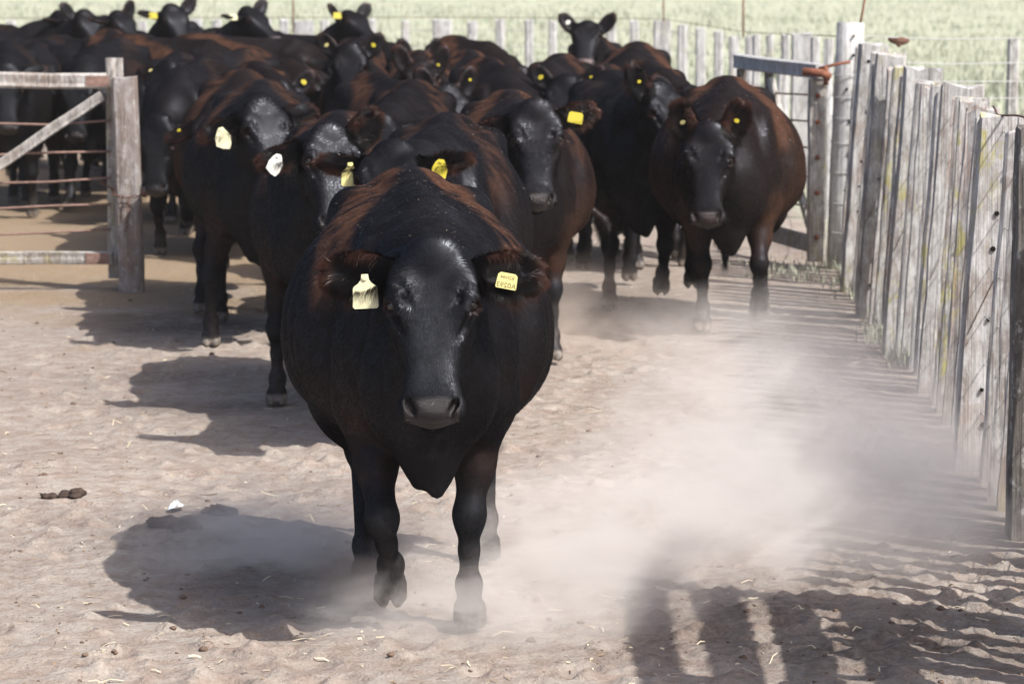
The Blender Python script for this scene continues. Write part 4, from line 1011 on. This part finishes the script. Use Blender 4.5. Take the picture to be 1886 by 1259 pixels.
# tie wire that runs over the paling tops
ds = np.linspace(13, 15.4, 20); wire('tie_wire', [(fence_x(q) + .20 + .012 * math.sin(q * 5), q, 1.455 + .012 * math.sin(q * 4.1)) for q in ds], .005, fr, 'rust')
for q0 in (14.65, 17.2, 18.9, 20.95):     # slanting strands added to draw the netting's shadow lines on the faces
    wire('shadow_strand', [(fence_x(q0) + .05 + .20 * f, q0 - .066 + .01 * f, .55 + .42 * f) for f in np.linspace(0, 1, 6)], .002, fr, 'rust')
# corner post of the far gateway
cp = on_z(1550, 492); cpv = Vector((cp.x, cp.y, 0))
mb = MB(); rnd = random.Random(3)
mb.tube([(0, 0, -.1), (.01, 0, .5), (.03, .0, 1.1), (.045, 0, 1.67)], [.105, .102, .10, .092], 18)
o = mb.build('corner_post', M['wood_far'], None, True, cpv); tag(o, 'tall round corner post wrapped with wire where the far fence meets the paling fence', 'fence post')
for zq in (.25, .45, .66, .86, 1.03, 1.17, 1.32):
    mb = MB(); mb.tube([(.03 * zq / 1.1 + .107 * math.cos(a), .107 * math.sin(a), zq + .01 * math.sin(a)) for a in np.linspace(0, 2 * math.pi, 22)], .003, 5); mb.build('wire_wrap', M['wire'], o, True)
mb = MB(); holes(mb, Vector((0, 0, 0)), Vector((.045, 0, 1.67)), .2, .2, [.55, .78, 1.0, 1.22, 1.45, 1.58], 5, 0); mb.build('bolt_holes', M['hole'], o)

# ---------------------------------------------------------------- far gate (standing open behind the brown cow)
A = at_y(1512, 118, 24.1); Bq = at_y(1362, 100, 25.7)
gt = empty('far_gate', (A.x, A.y, 0)); tag(gt, 'open wooden gate hinged at the round corner post behind the brown backed cow', 'gate')
o = Vector(gt.location); Az, Bz = A.z, Bq.z
def gp(f, z): return Vector((A.x + (Bq.x - A.x) * f, A.y + (Bq.y - A.y) * f, z)) - o
sd_ = (gp(0, 0) - gp(1, 0)).cross(Vector((0, 0, 1))).normalized()
mb = MB(); mb.timber(gp(.0, Az - .05), gp(1.02, Bz - .05), .07, .10, sd_, 4, .004, .01, 4); mb.build('top_rail', M['wood_far'], gt)
mb = MB(); mb.timber(gp(0.03, .16), gp(1, .2), .05, .12, sd_, 3, .004, .01, 5); mb.build('bottom_rail', M['wood_gate'], gt)
mb = MB(); mb.timber(gp(.04, .05), gp(.04, Az - .102), .12, .10, (1, 0, 0), 5, .005, .012, 6)
mb.build('hinge_stile', M['wood_gate'], gt)
for zq in (.22, .52, .76, 1.0, 1.18):
    mb = MB(); p = gp(.04, zq) + Vector((0, -.055, 0)); mb.tube([p, p + Vector((0, -.025, 0))], .018, 8); mb.build('bolt', M['rustred'], gt, True)
for f in (.62, .98):
    mb = MB(); mb.timber(gp(f, .25), gp(f, Bz - .105), .06, .05, sd_, 4, .004, .01, 8); mb.build('upright', M['wood_shade'], gt)  # shade on the uprights is carried by the darker timber colour
mb = MB(); mb.timber(gp(.12, .28), gp(.60, Bz - .16), .05, .05, sd_, 4, .004, .01, 9); mb.build('brace', M['wood_gate'], gt)
for zq in (.42, .62, .82, 1.0, 1.18):
    mb = MB(); mb.tube([gp(.05, zq), gp(.5, zq - .015), gp(1, zq + .01)], .007, 6); mb.build('bar', M['rust'], gt, True)
mb = MB(); p = gp(0.0, Az - .06); mb.tube([p + Vector((-.13, -.05, .01)), p + Vector((.0, -.06, 0)), p + Vector((.06, -.055, -.03))], .028, 8); mb.tube([p + Vector((-.02, -.05, .03)), p + Vector((.10, -.07, .06)), p + Vector((.19, -.05, .075))], .012, 6)
mb.tube([p + Vector((.03, -.055, .05)), p + Vector((.03, -.055, -.08))], .018, 8); mb.build('hinge', M['rustred'], gt, True)

# ---------------------------------------------------------------- far fence behind the herd
ff = empty('far_fence', (0, 45, 0)); tag(ff, 'far post and batten fence of pale grey timber between the herd and the pasture', 'fence')
path = [(-9.0, 46.5), (-4, 46), (1.9, 45), (2.75, 38), (2.95, 34), (2.7, 28), (2.42, 24.9)]
def far_post(px, pyt, d, wpx, name, seed, parent=ff, lean=0):
    P_ = at_y(px, pyt, d); w_ = wpx * d / FPX; o = Vector(parent.location)
    mb = MB(); mb.timber(Vector((P_.x - lean, d, -.1)) - o, Vector((P_.x, d, P_.z)) - o, w_, min(w_, .16), (1, 0, 0), 4, .006, .015, seed, 0, .03)
    return mb.build(name, M['wood_far'], parent)
rnd = random.Random(12)
for i, (px, top, d, wp) in enumerate([(-30, 36, 46, 34), (120, 38, 46, 30), (358, 34, 46, 26), (560, 37, 46, 34), (815, 35, 45.4, 34), (1220, 37, 44.6, 31), (1476, 60, 33.5, 36)]):
    far_post(px, top, d, wp, 'post', 300 + i)
for i, px in enumerate([20, 70, 170, 215, 262, 310, 400, 445, 490, 523, 598, 640, 682, 746, 870, 921, 975, 1018, 1072, 1125, 1168]):
    far_post(px, 36 + rnd.uniform(-2, 3), 45.4, rnd.uniform(13, 18), 'batten', 320 + i)
for i, (px, top, d) in enumerate([(1257, 45, 43), (1290, 50, 41.5), (1325, 56, 40), (1352, 66, 38.5), (1382, 66, 37.5), (1393, 63, 36.8), (1419, 62, 36), (1447, 62, 35)]):
    far_post(px, top, d, 17 if i < 5 else 13, 'batten', 350 + i)
for i, (px, top, d) in enumerate([(1502, 66, 31.5), (1526, 70, 29), (1440, 130, 33)]): far_post(px, top, d, 17, 'batten', 370 + i)
for zq in (.35, .7, 1.0, 1.22):
    wire('wire', [(x_, y_ - .09, zq) for x_, y_ in path], .004, ff)
pts = [at_y(px, py, d) for px, py, d in ((-100, 34, 46), (815, 32, 45), (1220, 35, 44.4), (1380, 60, 37.4), (1476, 64, 33.4), (1560, 68, 24.6))]
wire('top_wire', pts, .004, ff, 'rust')
for i, (px, d, yb) in enumerate([(540, 45.9, 60), (1222, 44.4, 40), (1369, 37.2, 70)]):
    a_, b_ = at_y(px, -40, d), at_y(px, yb, d); wire('stay_rod', [a_, b_], .010, ff, 'rustred')
a_, b_ = at_y(1600, -40, 24.6), at_y(1584, 46, 24.5); oo = wire('stay_rod', [a_, b_], .008, None, 'rustred'); tag(oo, 'thin rusty rod rising from the round corner post', 'rod')

# ---------------------------------------------------------------- outer wire fence (right of the corner post)
wf = empty('wire_fence', (4, 27, 0)); tag(wf, 'strained wire fence beyond the palings with one lichen covered post', 'fence')
d = 27.0; P_ = at_y(1866, 70, d); oW = Vector(wf.location)
mb = MB(); mb.timber(Vector((P_.x - .01, d, -.1)) - oW, Vector((P_.x, d, P_.z)) - oW, .085, .09, (1, 0, 0), 5, .005, .012, 61, 0, .03); mb.build('post', M['wood'], wf)
for pa, pb in (((1575, 66), (1866, 71)), ((1600, 113), (1866, 116)), ((1620, 144), (1866, 150)), ((1640, 176), (1866, 181))):
    a_ = at_y(*pa, 24.6); b_ = at_y(*pb, 26.9); c_ = a_.lerp(b_, 1.6); m_ = a_.lerp(b_, .5) - Vector((0, 0, .015))
    wire('wire', [a_, m_, b_, c_], .0045, wf)
c_ = at_y(1655, 75, 25.2); mb = MB(); c_ = c_ - oW
mb.tube([c_ + Vector((-.075, 0, .01)), c_ + Vector((-.03, 0, .0)), c_ + Vector((.03, 0, -.005)), c_ + Vector((.075, .01, -.002))], [.010, .026, .030, .012], 9); mb.tube([c_ + Vector((.0, -.02, -.03)), c_ + Vector((.0, .03, -.02))], .018, 8)
mb.build('wire_strainer', M['rust'], wf, True)

# ---------------------------------------------------------------- left gate
gd = 22.6
gl = empty('yard_gate', (on_z(100, 510).x, gd, 0)); tag(gl, 'wooden yard gate with a pale top rail, diagonal brace and five rusty wire bars', 'gate')
o = Vector(gl.location)
def q_(px, py, dd=gd): return at_y(px, py, dd) - o
def board(name, p1, p2, hpx, dep, mat, seed, dd=gd, rough=.004):
    a_, b_ = q_(*p1, dd), q_(*p2, dd); w_ = hpx * dd / FPX
    mb = MB(); t_ = (b_ - a_).normalized(); mb.timber(a_, b_, w_, dep, Vector((0, 1, 0)).cross(t_), 6, rough, .008, seed); return mb.build(name, M[mat], gl)
board('top_rail', (-420, 143), (196, 150), 27, .05, 'wood_gate', 1)
board('bottom_rail', (-420, 474), (207, 475), 23, .045, 'wood_gate', 2)
board('stile', (216, 512), (211, 107), 30, .075, 'wood_gate', 3, gd + .075)
board('brace', (-90, 364), (188, 176), 19, .035, 'wood_gate', 4, gd - .05)
for i, (ya, yb, ym) in enumerate([(219, 222, 230), (283, 279, 281), (333, 327, 335), (383, 376, 379), (430, 422, 428)]):
    pts = [q_(-420, ya + 2, gd + .02), q_(-100, ya + 6, gd + .02), q_(95, ym, gd + .02), q_(204, yb, gd + .02)]
    mb = MB(); mb.tube(pts, .0072, 7); mb.build('bar', M['rustpale'], gl, True)
for yy in (150, 476):
    mb = MB(); p1, p2 = q_(158, yy, gd - .029), q_(200, yy, gd - .029); mb.timber(p1, p2, 20 * gd / FPX, .006, (0, 0, 1), 2, .001, .002, 5); mb.build('hinge_strap', M['rustpale'], gl)
# gate post
pb = on_z(240, 535); gpz = Vector((pb.x, pb.y, 0))
mb = MB(); t_ = at_y(225, 141, pb.y) - gpz
mb.timber(Vector((.01, 0, -.15)), Vector((t_.x + .005, 0, t_.z)), .155, .15, (1, 0, 0), 8, .007, .02, 15, 0, .012)
o_ = mb.build('gate_post', M['wood_post'], None, False, gpz); tag(o_, 'thick square gate post with a rusty chain round it', 'gate post')
# chain round the post
mb = MB(); zc = at_y(240, 352, pb.y).z
def chain(pts, m=0):
    pts = [Vector(p) for p in pts]; L = 0
    for i in range(len(pts) - 1):
        a, b = pts[i], pts[i + 1]; n = max(1, int((b - a).length / .026))
        for k in range(n):
            c = a.lerp(b, (k + .5) / n); t = (b - a).normalized(); s_ = t.cross(Vector((.3, 1, .2)) if k % 2 else Vector((0, .2, 1))).normalized()
            mb.tube([c + t * .017 * math.cos(q) + s_ * .009 * math.sin(q) for q in np.linspace(0, 2 * math.pi, 9)], .0036, 5, m, False)
chain([(-.20, .10, .06), (-.10, -.02, .01), (-.082, -.10, -.02), (.0, -.105, -.035), (.09, -.10, -.02), (.105, .05, -.01)]); chain([(.0, -.112, -.03), (.004, -.115, -.13), (-.012, -.115, -.25)])
mb.tube([(.10, -.12, -.02), (.115, -.13, .0)], .022, 8)
o_ = mb.build('chain', M['rust'], None, True, (gpz.x, gpz.y, zc)); tag(o_, 'rusty chain looped round the gate post with its loose end hanging', 'chain')

# ---------------------------------------------------------------- loading race rails just outside the picture, whose shade falls on the dirt
rr = empty('race_rails', (1.75, 9.6, 0)); tag(rr, 'timber side of the loading race beside the track, whose rails stripe the dirt with shade', 'race rails')
for i, zq in enumerate((.95, 1.30, 1.65, 2.0)):
    mb = MB(); mb.timber((0, -2.2, zq), (.02, 1.45 - .1 * i, zq), .05, .17, (1, 0, 0), 6, .006, .01, 30 + i); mb.build('rail', M['wood'], rr)
for i, y_ in enumerate((-2.0, -.4, 1.25)):
    mb = MB(); mb.timber((.085, y_, -.1), (.085, y_, 2.12), .11, .11, (1, 0, 0), 5, .006, .015, 36 + i); mb.build('post', M['wood'], rr)

# ---------------------------------------------------------------- dust kicked up by the hooves
def m_dust(name, dens, pw, ns, seed, lo=.42, hi=.68, col=(.86, .82, .79)):
    t = NT(name); t.N.remove(t.b); vol = t.n('VolumePrincipled'); t.l(vol.outputs[0], t.out.inputs['Volume'])
    vol.inputs['Color'].default_value = (*col, 1); vol.inputs['Anisotropy'].default_value = -.1
    c = t.n('TexCoord'); ln = t.n('VectorMath', operation='LENGTH'); t.l(c.outputs['Object'], ln.inputs[0])
    f = t.math('SUBTRACT', 1.0, ln.outputs['Value'], True); f = t.math('POWER', f, pw)
    mp = t.n('Mapping'); mp.inputs['Scale'].default_value = ns; mp.inputs['Location'].default_value = (seed * 3.1, seed * 1.7, seed); t.l(c.outputs['Object'], mp.inputs[0])
    n = t.noise(mp.outputs[0], 1.0, 5, .68, 1.2)
    n = t.ramp(n, [(lo, .06), (hi, 1)])
    d = t.math('MULTIPLY', t.math('MULTIPLY', f, n), dens); t.l(d, vol.inputs['Density']); pass
    return t.m
def dust(lab, c, r, dens, pw=1.3, ns=(2.2, 2.2, 1.6), seed=1, **k):
    n, m_ = 20, 12; V = [(0, 0, 1)]; F = []
    for i in range(1, m_):
        for j in range(n):
            a, b = math.pi * i / m_, 2 * math.pi * j / n; V.append((math.sin(a) * math.cos(b), math.sin(a) * math.sin(b), math.cos(a)))
    V.append((0, 0, -1)); L_ = len(V) - 1
    for j in range(n): F.append((0, 1 + j, 1 + (j + 1) % n)); F.append((L_, L_ - n + (j + 1) % n, L_ - n + j))
    for i in range(m_ - 2):
        for j in range(n):
            a = 1 + i * n + j; b = 1 + i * n + (j + 1) % n; F.append((a, a + n, b + n, b))
    mb = MB(); mb.add(V, F); o = mb.build('dust_cloud', m_dust('floating_dust', dens, pw, ns, seed, **k), None, True, c)
    o.scale = r; tag(o, lab, None, None, 'stuff'); return o
dust('dense pale dust cloud drifting from the lead cow towards the fence', (.80, 12.8, .02), (1.15, 1.5, .38), 6.8, 1.3, (2.4, 2.6, 1.7), 1)
dust('thin dust veil along the middle of the paling fence', (1.3, 14.9, .03), (1.1, 3.0, .42), 4.6, 1.3, (2.2, 3, 1.6), 2)
dust('dust wisp between the lead cow and the dense cloud', (.25, 12.0, .02), (.85, 1.2, .30), 6.5, 1.2, (2.2, 2.4, 1.6), 3)
dust('dust puff round the planted front hoof of the lead cow', (-.12, 11.0, .03), (.68, .50, .24), 11.0, 1.2, (2.4, 2, 1.6), 4)
dust('dust drifting over the lead cow\'s shadow', (-.86, 12.3, .05), (.70, .85, .26), 6.0, 1.2, (2.2, 2, 1.6), 5)
dust('thin dust round the legs of the brown cow', (1.35, 18.4, .05), (1.0, 2.6, .36), 2.2, 1.2, (2.4, 3, 1.6), 6)
dust('dust haze under the cows behind the lead cow', (.30, 19.8, .05), (1.0, 2.2, .42), 1.6, 1.2, (2.4, 3, 1.6), 7, col=(.80, .70, .62))
dust('brown spurt of dirt thrown up by the lead cow\'s lifted forefoot', (-.53, 11.55, .05), (.13, .2, .10), 26, 1.0, (1.6, 1.6, 1.6), 8, lo=.38, hi=.6, col=(.40, .32, .27))
dust('pale dust reaching the foot of the paling fence', (1.5, 13.6, .04), (.65, 2.0, .36), 4.0, 1.2, (2, 3, 1.6), 9)
# ---------------------------------------------------------------- dusty air
mb = MB(); x0, x1, y0, y1, z0, z1 = -1600, 1600, -60, 2600, -1.5, 3.2
mb.add([(x0, y0, z0), (x1, y0, z0), (x1, y1, z0), (x0, y1, z0), (x0, y0, z1), (x1, y0, z1), (x1, y1, z1), (x0, y1, z1)], [(0, 3, 2, 1), (4, 5, 6, 7), (0, 1, 5, 4), (1, 2, 6, 5), (2, 3, 7, 6), (3, 0, 4, 7)])
t = NT('dusty_air'); t.N.remove(t.b); vol = t.n('VolumePrincipled'); vol.inputs['Density'].default_value = .0004; vol.inputs['Color'].default_value = (.93, .92, .90, 1); t.l(vol.outputs[0], t.out.inputs['Volume'])
hz = mb.build('haze', t.m); tag(hz, 'dusty air over the yard and the pasture', None, None, 'stuff')
